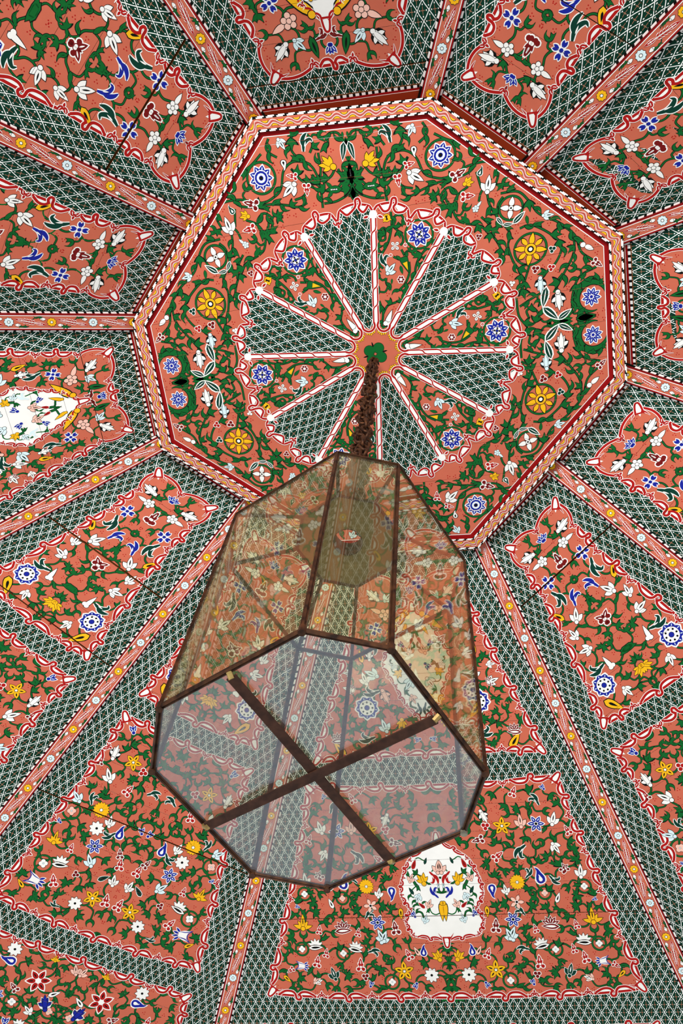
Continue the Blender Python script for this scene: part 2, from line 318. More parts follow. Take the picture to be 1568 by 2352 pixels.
def cut_seams(art, seams):
    """opens the paint along the joints between planks"""
    res = Art(); out = res.p
    lo = [y-g/2 for y, g in seams]; hi = [y+g/2 for y, g in seams]
    for it in art.p:
        poly = it[0]; y0 = min(v[1] for v in poly); y1 = max(v[1] for v in poly)
        i0 = bisect.bisect_right(hi, y0)
        if i0 == len(lo) or lo[i0] >= y1: out.append(it); continue
        pieces = [[poly[i] for i in tr] for tr in tessellate_polygon([[Vector((x, y, 0)) for x, y in poly]])] if len(poly) > 4 else [poly]
        while i0 < len(lo) and lo[i0] < y1:
            nxt = []
            for tr in pieces:
                a = clip_half(tr, lo[i0], False)
                if len(a) >= 3: out.append((a,) + it[1:])
                a = clip_half(tr, hi[i0], True)
                if len(a) >= 3: nxt.append(a)
            pieces = nxt; i0 += 1
        for a in pieces: out.append((a,) + it[1:])
    return res
def build_art(name, polys, mapper, parent):
    pts = []; lay = []; faces = []; mi = []; used = {}
    for poly, c, l, g in polys:
        k = len(pts); pts.extend(poly); lay.extend([l]*len(poly)); faces.append(list(range(k, k+len(poly))))
        mi.append(used.setdefault(c, len(used)))
    if not faces: return None
    X = mapper(np.array(pts, float), np.array(lay, float))
    return mesh_obj(name, X.tolist(), faces, [MATS[c] for c in used], parent, mi)

def catmull(pts, n=6, closed=False):
    P = [np.array(p, float) for p in pts]; out = []
    N = len(P)
    if N < 3 and not closed:
        return [tuple(P[0] + (P[-1]-P[0])*i/n) for i in range(n+1)]
    rng = range(N if closed else N-1)
    for i in rng:
        p1 = P[i]; p2 = P[(i+1) % N]
        p0 = P[i-1] if (closed or i > 0) else 2*p1-p2
        p3 = P[(i+2) % N] if (closed or i+2 < N) else 2*p2-p1
        for j in range(n):
            t = j/n
            out.append(tuple(.5*((2*p1)+(-p0+p2)*t+(2*p0-5*p1+4*p2-p3)*t*t+(-p0+3*p1-3*p2+p3)*t**3)))
    if not closed: out.append(tuple(P[-1]))
    return out
def ribbon(A, pts, w, colr, layer, closed=False):
    n = len(pts); L = []; Rr = []
    for i in range(n):
        a = pts[i-1] if (i > 0 or closed) else pts[i]; b = pts[(i+1) % n] if (i < n-1 or closed) else pts[i]
        dx, dy = b[0]-a[0], b[1]-a[1]; l = math.hypot(dx, dy) or 1e-9
        ww = (w(i/(n-1)) if callable(w) else w)/2
        L.append((pts[i][0]-dy/l*ww, pts[i][1]+dx/l*ww)); Rr.append((pts[i][0]+dy/l*ww, pts[i][1]-dx/l*ww))
    ly = layer + A.rng.random()*.3
    for i in range(n if closed else n-1):
        j = (i+1) % n
        A.p.append(([L[i], L[j], Rr[j], Rr[i]], colr, ly, A.g))
def circle(c, r, n=12): return [(c[0]+r*math.cos(2*math.pi*i/n), c[1]+r*math.sin(2*math.pi*i/n)) for i in range(n)]
def ring(A, c, r, w, colr, layer, n=36): ribbon(A, circle(c, r, n), w, colr, layer, True)

class Loc:
    """local frame of a motif: +b is the way it points"""
    def __init__(s, c, d, flip=1):
        s.c = c; s.s = math.hypot(*d); u = (d[0]/s.s, d[1]/s.s); s.u = u; s.r = (u[1]*flip, -u[0]*flip)
    def __call__(s, a, b): return (s.c[0]+s.s*(a*s.r[0]+b*s.u[0]), s.c[1]+s.s*(a*s.r[1]+b*s.u[1]))
    def poly(s, pts): return [s(a, b) for a, b in pts]
    def circ(s, a, b, r, n=10): return circle(s(a, b), r*s.s, n)
def pet(ang, r0, r1, w, o=(0, 0), shape=.8, n=5):
    """petal along ang (0 = forward) from r0 to r1, pointed tip"""
    ca, sa = math.cos(ang), math.sin(ang); L = []; Q = []
    for i in range(n+1):
        t = i/n; h = w/2*math.sin(math.pi*t**shape)**.85 if 0 < t < 1 else 0
        b = r0+(r1-r0)*t
        L.append((o[0]+b*sa+h*ca, o[1]+b*ca-h*sa))
        if 0 < i < n: Q.append((o[0]+b*sa-h*ca, o[1]+b*ca+h*sa))
    return L + Q[::-1]
def petals(A, F, angs, r0, r1, w, fill, out, e=.06, o=(0, 0), shape=.8, lay=7, halo=None, he=.1, slit=None, n=5):
    for a in angs:
        if halo: A.add(F.poly(pet(a, r0-he*.6, r1+he*1.7, w+2*he, o, shape, n)), halo, lay-1)
    for a in angs:
        if out: A.add(F.poly(pet(a, r0-e*.4, r1+e*1.6, w+1.8*e, o, shape, n)), out, lay)
        A.add(F.poly(pet(a, r0, r1, w, o, shape, n)), fill, lay+1)
        if slit: A.add(F.poly(pet(a, r0+(r1-r0)*.25, r0+(r1-r0)*.75, w*.26, o, .9, 4)), slit, lay+2)
def disc(A, F, a, b, r, fill, out, e=.06, lay=8, n=12):
    if out: A.add(F.circ(a, b, r+e, n), out, lay)
    A.add(F.circ(a, b, r, n), fill, lay+.8)
def around(n, off=0): return [2*math.pi*i/n+off for i in range(n)]
FILL = dict(w='white', b='pale', p='pink', r='red', m='maroon', g='dgreen', d='dgreen', l='blue', y='yellow')

def hook(A, F, pts, w, fill, out, halo, lay=7):
    pp = catmull(pts, 4); pp = [F(*p) for p in pp]; s = F.s
    f = lambda k: (lambda t: s*(k + w*math.sin(math.pi*min(1, .12+.88*t))**.8))
    if halo: ribbon(A, pp, f(.2), halo, lay-1)
    if out: ribbon(A, pp, f(.11), out, lay)
    ribbon(A, pp, f(.03), fill, lay+1)

def motif(A, code, x, y, dx, dy, flip=1):
    k = code[:2]; v = code[2:3]; m_ = {'LT': 1.14, 'LO': 1.12, 'BE': 1.1, 'YB': 1.12, 'SC': 1.1}.get(k, 1)
    F = Loc((x, y), (dx*m_, dy*m_), flip)
    if k == 'RO':
        f = {'y': 'yellow', 'b': 'pale', '5': 'maroon'}[v]
        if v == '5':
            for a in around(6): disc(A, F, .55*math.sin(a), .55*math.cos(a), .27, 'maroon', 'white', .14)
            disc(A, F, 0, 0, .24, 'white', None)
            return
        petals(A, F, around(9), .1, .93, .62, f, 'black', .05, shape=1.25)
        disc(A, F, 0, 0, .24, 'white', 'black', .1, 9.2)
    elif code == 'BM':
        petals(A, F, around(9), .4, 1.02, .5, 'blue', None, halo='white', he=.08, shape=.62)
        petals(A, F, around(9), .62, .9, .1, 'pale', None, lay=8)
        disc(A, F, 0, 0, .58, 'blue', 'white', .08, 9); disc(A, F, 0, 0, .33, 'white', 'pale', .07, 10); disc(A, F, 0, 0, .15, 'black', 'blue', .06, 11)
    elif code == 'BM2':
        petals(A, F, around(8, .2), .4, 1.02, .5, 'blue', None, halo='white', he=.08, shape=.62)
        petals(A, F, around(8, .2), .6, .9, .1, 'pale', None, lay=8)
        disc(A, F, 0, 0, .36, 'white', 'blue', .07, 9.5); disc(A, F, 0, 0, .1, 'blue', 'black', .05, 11)
        for a in around(4, .6): disc(A, F, .24*math.sin(a), .24*math.cos(a), .09, 'black', None, lay=11)
    elif k == 'BW':
        petals(A, F, around(9, .2), .45, .95, .56, 'blue', None, halo='white', he=.08, shape=.85)
        petals(A, F, around(9, .2), .66, .9, .07, 'pale', None, lay=8)
        disc(A, F, 0, 0, .64, 'white', 'blue', .05, 9.5, 20)
        for a in around(8): disc(A, F, .46*math.sin(a), .46*math.cos(a), .085, 'black', None, lay=11)
        disc(A, F, 0, 0, .2, 'blue', 'black', .03, 11)
    elif k == 'YS':
        petals(A, F, around(4), .3, 1.12, .36, 'yellow', 'black', .05, lay=8.5, shape=.7); petals(A, F, around(4, math.pi/4), .3, .98, .30, 'yellow', 'black', .05, lay=8.5, shape=1.25)
        disc(A, F, 0, 0, .38, 'yellow', 'black', .04, 10.5, 18); disc(A, F, 0, 0, .23, 'black', None, lay=11.5); disc(A, F, 0, 0, .13, 'white', None, lay=12.5)
    elif code == 'W4':
        petals(A, F, around(4, math.pi/4), .1, .5, .07, 'black', None, lay=6)
        petals(A, F, around(4), .15, 1.06, .5, 'white', 'black', .05, shape=.72)
        disc(A, F, 0, 0, .22, 'white', 'black', .04, 10); disc(A, F, 0, 0, .1, 'black', None, lay=11)
    elif code == 'W4b':
        petals(A, F, around(4, .75), .1, .95, .6, 'white', 'black', .05, shape=1.2, slit='black')
        disc(A, F, 0, 0, .14, 'white', 'black', .05, 10)
    elif k == 'W4':
        f = 'pink' if v == 'p' else 'white'
        for a in around(4): disc(A, F, .48*math.sin(a), .48*math.cos(a), .44, f, 'black', .08)
        disc(A, F, 0, 0, .16, 'pale', 'black', .05, 10)
    elif k == 'BD':
        petals(A, F, around(9), .2, .95, .38, 'blue', None, halo='white', he=.075, shape=1.0)
        petals(A, F, around(9), .4, .8, .1, 'pale', None, lay=8)
        disc(A, F, 0, 0, .17, 'blue', 'white', .07, 10)
    elif k == 'FL':
        n = {'w': 9, 'b': 6, 'r': 6, 'p': 5}[v]; f = {'w': 'white', 'b': 'blue', 'r': 'red', 'p': 'pink'}[v]
        if v in 'br':
            petals(A, F, around(n), .15, .98, .44, f, None, halo='white', he=.08, slit='black' if v == 'r' else 'pale')
        else:
            petals(A, F, around(n), .12, .98, .46, f, 'black', .05, shape=1.1)
        disc(A, F, 0, 0, .17, 'black' if v != 'r' else 'white', 'white', .07, 10.5)
    elif k == 'SU':
        petals(A, F, around(16), .1, 1, .36, 'yellow', 'black', .035, shape=1.25, n=4)
        disc(A, F, 0, 0, .17, 'white', 'black', .05, 10.5)
    elif k == 'Y5':
        petals(A, F, around(5, .3), .1, 1.05, .55, 'yellow', 'black', .04, slit='black')
        disc(A, F, 0, 0, .14, 'white', 'black', .05, 10.5)
    elif k == 'LO':
        f = {'w': 'white', 'b': 'pale', 'p': 'pink', 'l': 'blue'}[v]; h = 'white' if v == 'l' else None
        A.add(F.poly(pet(0, -.7, .75, 1.25, shape=.8)), 'black' if v != 'l' else 'white', 6.6)
        petals(A, F, (-.42, .42), -.55, .72, .42, f, 'black', .05, o=(0, 0), shape=1.0, halo=h)
        petals(A, F, (-1.0, 1.0), -.05, .72, .34, f, 'black', .05, o=(0, -.25), shape=1.2, lay=7.2, halo=h)
        petals(A, F, (0,), -.6, 1.0, .42, f, 'black', .05, lay=8.6)
        disc(A, F, 0, -.62, .2, f, 'black', .05, 10)
    elif k == 'LT':
        f = {'w': 'white', 'b': 'pale', 'p': 'pink', 'g': 'dgreen', 's': 'white'}[v]; o = 'white' if v == 'g' else 'black'
        if v == 's':
            petals(A, F, (0,), -.3, 1, .6, f, 'black', .06); disc(A, F, 0, -.55, .32, f, 'black', .06); return
        petals(A, F, (-.72, .72), 0, 1.0, .5, f, o, .05, o=(0, -.5), shape=.95)
        petals(A, F, (0,), 0, 1.45, .5, f, o, .05, o=(0, -.5), lay=8.4, slit='black' if v != 'g' else 'white')
        disc(A, F, 0, -.52, .2, f, o, .05, 10)
    elif k == 'BE':
        f = {'w': 'white', 'b': 'pale', 'p': 'pink'}[v]
        petals(A, F, (0,), -.1, 1.05, .4, f, 'black', .05)
        for a in around(5, .63): disc(A, F, .36*math.sin(a), -.4+.36*math.cos(a), .2, f, 'black', .05)
        disc(A, F, 0, -.4, .17, f, 'black', .04, 10)
    elif k in ('DR', 'YL', 'HN'):
        f = {'DR': FILL.get(v, 'yellow'), 'YL': 'yellow', 'HN': 'white'}[k]
        w = {'DR': .74, 'YL': .5, 'HN': .55}[k]
        o = 'white' if f in ('red', 'dgreen') else 'black'
        A.add(F.poly(pet(.12, -1.02, 1.12, w+.16, shape=.62, n=7)), o, 7)
        A.add(F.poly(pet(.12, -.92, 1.0, w, shape=.62, n=7)), f, 8)
        if k == 'DR': A.add(F.poly(pet(.12, -.5, .45, w*.34, shape=.62)), 'black' if f != 'red' else 'maroon', 9)
        if k == 'HN':
            for a in (-.8, .8): disc(A, F, .3*math.sin(a), -.75+.2*math.cos(a), .26, 'white', 'black', .05)
        if k == 'YL': disc(A, F, 0, -.85, .2, 'yellow', 'black', .05)
    elif k == 'BC':
        for q in around(4, math.pi/4):
            for s in (-.22, .22): A.add(F.poly(pet(q+s, .16, 1.0, .5, shape=1.0)), 'white', 6.6)
        for q in around(4, math.pi/4):
            petals(A, F, (q-.2, q+.2), .24, .9, .3, 'blue', 'white', .04, shape=1.1)
        petals(A, F, around(4), .1, .5, .12, 'white', None, lay=6.5)
        disc(A, F, 0, 0, .2, 'blue', 'white', .07, 10)
    elif k in ('SC', 'BS'):
        f = 'blue' if k == 'BS' else FILL[v]
        h = 'white'
        hook(A, F, [(0, -1), (-.12, -.4), (.05, .1), (.42, .42), (.72, .2)], .34, f, None, h)
        hook(A, F, [(-.08, -.5), (-.35, -.05), (-.3, .5), (-.05, .95)], .38, f, None, h)
        petals(A, F, (0,), -.5, .1, .12, 'white', None, lay=9)
    elif code == 'TB1':
        disc(A, F, 0, 0, .75, 'red', 'white', .35); disc(A, F, 0, 0, .3, 'pink', None, lay=10)
    elif k == 'TB':
        f = FILL[v]; o = 'black' if f == 'white' else 'white'
        for a in around(3, .5): disc(A, F, .5*math.sin(a), .5*math.cos(a), .42, f, o, .16 if o == 'white' else .08)
    elif k in ('YB', 'YU'):
        if k == 'YU':
            disc(A, F, 0, 0, .7, 'yellow', 'black', .06, 7)
            petals(A, F, (-.45, 0, .45), -.5, .65, .2, 'black', None, lay=9)
            petals(A, F, (-2.2, 2.2), .2, .95, .4, 'yellow', 'black', .05, lay=7.5); return
        petals(A, F, (-.95, .95), -.1, .85, .36, 'yellow', 'black', .05, o=(0, -.35), shape=1.1)
        petals(A, F, (-.36, .36), -.1, 1.15, .36, 'yellow', 'black', .05, o=(0, -.35), lay=7.7, shape=1.1)
        petals(A, F, (0,), 0, .9, .24, 'yellow', 'black', .05, o=(0, -.35), lay=9)
        disc(A, F, 0, -.5, .26, 'yellow', 'black', .05, 10)
    elif k == 'YC':
        petals(A, F, (-1.25, 1.25), -.1, 1.0, .36, 'yellow', 'black', .05, o=(0, -.4), shape=1.0)
        petals(A, F, (-.6, .6), 0, .9, .34, 'yellow', 'black', .05, o=(0, -.4), lay=7.6)
        petals(A, F, (0,), 0, 1.45, .4, 'yellow', 'black', .05, o=(0, -.4), lay=8.4, slit='black')
        disc(A, F, 0, -.42, .22, 'yellow', 'black', .05, 10)
    elif k == 'RB':
        f = FILL[v]
        for a, b in ((-.34, -.55), (.34, -.55), (0, -.2)): A.add(F.circ(a, b, .36), 'white', 6.6)
        petals(A, F, (0,), -.2, .95, .5, f, 'white', .09, lay=7, slit='white')
        petals(A, F, (-.7, .7), -.1, .6, .3, f, 'white', .08, o=(0, -.2), lay=7)
        for a, b in ((-.34, -.55), (.34, -.55)): disc(A, F, a, b, .24, f, None, lay=8)
        disc(A, F, 0, -.25, .16, 'white', f, .08, 9)
    elif k == 'BB':
        petals(A, F, (-.45, .45), -.1, 1.0, .46, 'blue', None, o=(0, -.3), halo='white', he=.09, slit='pale')
        petals(A, F, (0,), .1, .95, .22, 'blue', None, o=(0, -.3), lay=8.4)
        disc(A, F, 0, -.4, .24, 'blue', 'white', .08, 9)
    elif k == 'PA':
        f = {'b': 'blue', 'w': 'white', 'd': 'dgreen', 'g': 'dgreen'}[v]
        pts = [(.05, -.75), (.38, -.6), (.48, -.2), (.3, .25), (.12, .65), (.2, 1.05), (-.1, .8), (-.25, .35), (-.45, -.15), (-.35, -.6)]
        pp = catmull(pts, 2, True)
        A.add(F.poly([(a*1.3, b*1.13) for a, b in pp]), 'black' if v == 'w' else 'white', 7); A.add(F.poly(pp), f, 8)
        A.add(F.poly([(a*.42+.02, b*.42-.2) for a, b in pp]), 'white' if v != 'w' else 'black', 9)
    elif k == 'CR':
        f = FILL[v]; o = 'black' if f == 'white' else 'white'
        petals(A, F, (-1.1, -.55, 0, .55, 1.1), .05, 1.0, .36, f, o, .05, o=(0, -.25), slit='white' if v == 'm' else None)
        A.add(F.poly(pet(math.pi/2, -.98, .98, .72, o=(0, -.38))), o, 9); A.add(F.poly(pet(math.pi/2, -.9, .9, .58, o=(0, -.38))), f, 10)
        A.add(F.poly(pet(math.pi/2, -.62, .62, .26, o=(0, -.38))), 'black' if f == 'white' else 'white', 11)
    elif k == 'CO':
        A.add(F.poly([(-.5, -.6), (-.3, -.8), (.3, -.8), (.5, -.6), (.42, -.1), (.05, 1.05), (-.05, 1.05), (-.42, -.1)]), 'black', 6.5)
        A.add(F.poly([(-.44, -.58), (-.26, -.74), (.26, -.74), (.44, -.58), (.36, -.1), (.02, .98), (-.02, .98), (-.36, -.1)]), 'green', 7.5)
        A.add(F.poly([(-.3, -.2), (.3, -.2), (0, .85)]), 'black', 8.5); A.add(F.poly([(-.26, -.16), (.26, -.16), (0, .75)]), 'yellow', 9.5)
        petals(A, F, (math.pi-.5, math.pi+.5), .7, 1.3, .3, 'green', 'black', .05, lay=5.5)
    elif k in ('CN', 'PD'):
        A.add(F.poly(pet(0, -1.1, 1.15, .98)), 'black', 5.4); A.add(F.poly(pet(0, -1, 1, .84)), 'green', 6.2)
        if k == 'PD':
            A.add(F.poly(pet(0, -.55, .55, .3)), 'black', 7)
            for b in (-.33, -.1, .12, .34): A.add(F.circ(0, b, .085, 7), 'white', 8)
        petals(A, F, (-.8, .8), .3, 1.3, .4, 'green', 'black', .05, lay=5)
    elif k == 'WG':
        A.add(F.poly(pet(-.25, -1.1, 1.15, .8, shape=.6)), 'white', 6.6); A.add(F.poly(pet(-.25, -1, 1.0, .62, shape=.6)), 'dgreen', 7.6)
        A.add(F.poly(pet(-.25, -.8, .7, .08)), 'white', 8.6)
    elif k == 'VS':
        A.add(F.poly([(-.6, .9), (-.3, .5), (.3, .5), (.6, .9), (.5, .1), (.3, -.4), (-.3, -.4), (-.5, .1)]), 'white', 7)
        hook(A, F, [(-.62, .95), (-.35, .3), (-.3, -.3)], .06, 'blue', None, None, 8); hook(A, F, [(.62, .95), (.35, .3), (.3, -.3)], .06, 'blue', None, None, 8)
        hook(A, F, [(-.6, .9), (-.2, .55), (.2, .55), (.6, .9)], .06, 'blue', None, None, 8)
        petals(A, F, (math.pi-.7, math.pi-.23, math.pi+.23, math.pi+.7), .4, 1.0, .22, 'blue', 'white', .06)
    else:                                   # LF leaf, LFb big leaf with seed, LFd dark leaf, CUR
        f = 'dgreen' if v == 'd' else 'green'
        A.add(F.poly(pet(.1, -1.05, 1.1, .82, shape=.75)), 'black', 5); A.add(F.poly(pet(.1, -.95, 1, .68, shape=.75)), f, 6)
        if v == 'b': A.add(F.poly(pet(.1, -.5, .6, .2)), 'black', 7)

KIND = dict(RO='rosette', BM='blue_medallion', BW='blue_medallion', YS='yellow_star_flower', W4='four_petal_flower', BD='blue_daisy', FL='daisy', SU='sunflower',
            Y5='yellow_blossom', LO='lotus_flower', LT='tulip', BE='berry_flower', DR='teardrop_bud', YL='yellow_leaf', HN='horn_flower', BC='blue_cross_flower',
            SC='scroll_bud', BS='blue_scroll_bud', TB='berry_cluster', YB='yellow_bell_flower', YU='yellow_bud', YC='yellow_crown_flower', RB='berry_bud', BB='blue_bud',
            PA='paisley', CR='crown_flower', CO='cone_bud', CN='seed_pod', PD='seed_pod', WG='wing_leaf', VS='vase_motif', LF='leaf', CU='leaf')

def parse(txt):
    out = []
    for it in txt.replace('\n', ' ').split(';'):
        s = it.split()
        if s: out.append((s[0],) + tuple(float(v) for v in s[1:]))
    return out
def parse_lines(txt): return [[tuple(float(v) for v in p.split(',')) for p in l.split()] for l in txt.splitlines()]

def hook_leaf(A, p, ang, s, side, rng, colr='green'):
    """curled acanthus leaf growing from a stem"""
    F = Loc(p, (s*math.cos(ang), s*math.sin(ang)), side)
    t = rng.random()
    if t < .4:
        o = [(-.06, 0), (-.26, .35), (-.27, .8), (-.02, 1.18), (.52, 1.42), (.24, 1.1), (.16, .8), (.24, .5), (.14, .1)]
    elif t < .72:
        o = [(-.08, 0), (-.28, .4), (-.16, .95), (.06, 1.5), (.16, 1.05), (.56, 1.02), (.3, .62), (.14, .1)]
    else:
        o = [(-.08, 0), (-.5, .35), (-.72, .85), (-.3, .72), (-.12, 1.0), (.02, 1.45), (.16, 1.0), (.3, .68), (.66, .75), (.42, .3), (.1, 0)]
    pp = catmull(o, 2, True)
    cx, cy = 0, .6
    A.add(F.poly([(cx+(a-cx)*1.36, cy+(b-cy)*1.16) for a, b in pp]), 'black', 3); A.add(F.poly(pp), colr, 4)
    if rng.random() < .5: A.add(F.poly([(0, .2), (-.05, .5), (-.02, .85), (.02, .5)]), 'black', 5)

class Occ(list):
    """occupied discs on a coarse grid"""
    C = .05
    def __init__(s): super().__init__(); s.grid = {}
    def append(s, o):
        super().append(o); r = o[2]+.045
        for i in range(int((o[0]-r)//s.C), int((o[0]+r)//s.C)+1):
            for j in range(int((o[1]-r)//s.C), int((o[1]+r)//s.C)+1): s.grid.setdefault((i, j), []).append(o)
    def hit(s, q, e, big=False):
        for o in s.grid.get((int(q[0]//s.C), int(q[1]//s.C)), ()):
            if big and o[2] <= .0065: continue
            if (q[0]-o[0])**2+(q[1]-o[1])**2 < (o[2]+e)**2: return True
        return False

def vine(A, pts, rng, occ, w=.0056, leaf=.025, step=.030, n=8, smooth=True, colr='green', inside=None):
    pp = catmull(pts, n) if smooth else pts
    ribbon(A, pp, w+.0044, 'black', 1); ribbon(A, pp, w, colr, 2)
    acc = step*.4; side = rng.choice((-1, 1))
    for i in range(1, len(pp)):
        dx, dy = pp[i][0]-pp[i-1][0], pp[i][1]-pp[i-1][1]; l = math.hypot(dx, dy); acc += l
        if occ is not None: occ.append((pp[i][0], pp[i][1], .006))
        if acc > step:
            acc = rng.uniform(-.3, .3)*step; side = -side
            ang = math.atan2(dy, dx) + side*rng.uniform(.45, .95)
            q = (pp[i][0]+math.cos(ang)*leaf*.85, pp[i][1]+math.sin(ang)*leaf*.85)
            if occ is not None:
                if occ.hit(q, leaf*.34, True): continue
                if inside and not inside(q): continue
                occ.append((q[0], q[1], leaf*.42))
            if rng.random() < .16:
                A.add(circle(pp[i], w*1.25, 10), 'black', 3.2); A.add(circle(pp[i], w*1.0, 10), colr, 4.2)
            hook_leaf(A, pp[i], ang, leaf*rng.uniform(.85, 1.15), side, rng, colr)

def in_poly(p, poly):
    x, y = p; c = False; j = len(poly)-1
    for i in range(len(poly)):
        xi, yi = poly[i]; xj, yj = poly[j]
        if (yi > y) != (yj > y) and x < (xj-xi)*(y-yi)/(yj-yi)+xi: c = not c
        j = i
    return c
def triple_dots(A, p, s, rng):
    a0 = rng.random()*6
    for a in around(3, a0): A.add(circle((p[0]+s*math.cos(a), p[1]+s*math.sin(a)), s*.42, 6), 'red', .6)

def fill_field(A, flowers, poly, rng, explicit=None, half=True, avoid=None, leaf=.027, dots=True, sprigs=True, colr='green', bulge=.3):
    """vine network joining the flowers, then sprigs and red dots in what is left open"""
    occ = Occ()
    pa = np.array(poly); av = np.array(avoid) if avoid else None
    far = lambda q, P_, d: ((P_[:, 0]-q[0])**2+(P_[:, 1]-q[1])**2).min() > d*d
    ins = lambda q: in_poly(q, poly) and (avoid is None or not in_poly(q, avoid)) and (not half or q[0] > -.004)
    for f in flowers: occ.append((f[1], f[2], math.hypot(f[3], f[4])*.95))
    if explicit is not None:
        for l in explicit: vine(A, l, rng, occ, inside=ins, leaf=leaf)
    else:
        pts = [(f[1], f[2]) for f in flowers]
        if half: pts_root = min(range(len(pts)), key=lambda i: pts[i][0])
        else: pts_root = 0
        conn = [pts_root]; rest = [i for i in range(len(pts)) if i != pts_root]
        edges = []
        while rest:
            b = min(((math.dist(pts[i], pts[j]), i, j) for i in conn for j in rest))
            edges.append(b[1:]); conn.append(b[2]); rest.remove(b[2])
        for i, j in edges:
            a, b = pts[i], pts[j]; l = math.dist(a, b)
            if avoid and in_poly(((a[0]+b[0])/2, (a[1]+b[1])/2), avoid): continue
            s = rng.choice((-1, 1))*bulge*l; nx, ny = -(b[1]-a[1])/l, (b[0]-a[0])/l
            q = [(a[0]+(b[0]-a[0])*t+nx*s*h, a[1]+(b[1]-a[1])*t+ny*s*h) for t, h in ((0, 0), (.25, .8), (.55, .9), (.8, .35), (1, 0))]
            vine(A, q, rng, occ, inside=ins, leaf=leaf, step=.027)
    xs = [p[0] for p in poly]; ys = [p[1] for p in poly]
    x0, x1, y0, y1 = max(min(xs), -.004 if half else -9), max(xs), min(ys), max(ys)
    area_ = (x1-x0)*(y1-y0)
    if sprigs:
        stems = [o for o in occ if o[2] < .0065]
        for _ in range(int(area_*5200)):
            q = (rng.uniform(x0, x1), rng.uniform(y0, y1))
            if occ.hit(q, leaf*.66) or not far(q, pa, leaf*1.5) or not ins(q): continue
            if avoid and not far(q, av, leaf*1.3): continue
            if stems:
                st = min(stems, key=lambda o: (q[0]-o[0])**2+(q[1]-o[1])**2)
                d = math.dist(q, st[:2])
                if d < .1:
                    mid = ((q[0]+st[0])/2-(q[1]-st[1])*.3, (q[1]+st[1])/2+(q[0]-st[0])*.3)
                    pp = catmull([(st[0], st[1]), mid, q], 5)
                    ribbon(A, pp, .0088, 'black', 1); ribbon(A, pp, .0048, colr, 2)
                    a = math.atan2(q[1]-mid[1], q[0]-mid[0])
                else: a = rng.random()*6.28
            else: a = rng.random()*6.28
            hook_leaf(A, q, a+.75, leaf*.85, 1, rng, colr); hook_leaf(A, q, a-.65, leaf*.85, -1, rng, colr)
            if rng.random() < .5: hook_leaf(A, q, a+2.6, leaf*.8, 1, rng, colr)
            occ.append((q[0], q[1], leaf*.95))
    if dots:
        for _ in range(int(area_*9000)):
            q = (rng.uniform(x0, x1), rng.uniform(y0, y1))
            if occ.hit(q, .012) or not far(q, pa, .022) or not ins(q): continue
            if avoid and not far(q, av, .022): continue
            triple_dots(A, q, .0062, rng); occ.append((q[0], q[1], .017))

# ---- red ribbon border with white eyes, loops, cusps and corner knots
def strand(A, pts, w=.0108, n=6, lay=6):
    pp = catmull(pts, n)
    ribbon(A, pp, w+.0048, 'white', lay); ribbon(A, pp, w, 'red', lay+1)
def lens(A, pts, lay=5.6):
    A.add(catmull(pts, 4, True), 'white', lay)
def seg_frame(a, b, out):
    l = math.dist(a, b); tx, ty = (b[0]-a[0])/l, (b[1]-a[1])/l
    nx, ny = -ty, tx
    if nx*out[0]+ny*out[1] < 0: nx, ny = -nx, -ny
    return lambda t, h: (a[0]+tx*l*t+nx*h, a[1]+ty*l*t+ny*h), l
def border_segment(A, a, b, kind, out, w=.0108):
    f, l = seg_frame(a, b, out); k = w/.0108
    if kind == 'arc':
        strand(A, [f(.0, 0), f(.12, .012*k), f(.4, .022*k), f(.7, .018*k), f(1, 0)], w)
        return [f(.0, 0), f(.12, .012*k), f(.4, .022*k), f(.7, .018*k)]
    h = min(.0150, l*.11)*k if kind == 'S' else .010*k
    lens(A, [f(.2, h*.5), f(.3, -h*.45), f(.42, -h*.35), f(.5, h*.6)]); lens(A, [f(.54, h*.6), f(.62, -h*.4), f(.72, -h*.4), f(.84, h*.4)])
    strand(A, [f(0, 0), f(.06, h*.5), f(.18, h*.75), f(.5, h*.75), f(.84, h*.6), f(.95, h*.4), f(1, 0)], w)
    strand(A, [f(.16, h*.6), f(.27, -h*.55), f(.4, -h*.6), f(.47, h*.2), f(.5, h*1.7), f(.56, h*1.9), f(.585, h*1.1), f(.55, h*.3)], w, lay=7.6)
    strand(A, [f(.53, h*.55), f(.6, -h*.5), f(.72, -h*.65), f(.86, h*.3)], w, lay=7.8)
    for t in (.12, .9): ribbon(A, [f(t, -.004*k), f(t, h+.006*k)], .003*k, 'white', 9.4)
    return [f(0, 0), f(.06, h*.5), f(.18, h*.8), f(.5, h*.8), f(.84, h*.65), f(.95, h*.4)]
def cusp(A, p, inn, k=1.0):
    l = math.hypot(*inn); F = Loc(p, (inn[0]/l*.016*k, inn[1]/l*.016*k))
    for s in (-1, 1):
        pp = [F(s*a, b) for a, b in ((1.1, -.5), (.75, .15), (.3, .25), (.15, -.1), (.4, -.2))]
        strand(A, pp, .0062*k, 4, 8.4)
    A.add(F.poly(pet(0, .1, 1.6, .95)), 'white', 8.6); A.add(F.poly(pet(0, .3, 1.35, .58)), 'red', 9.6)
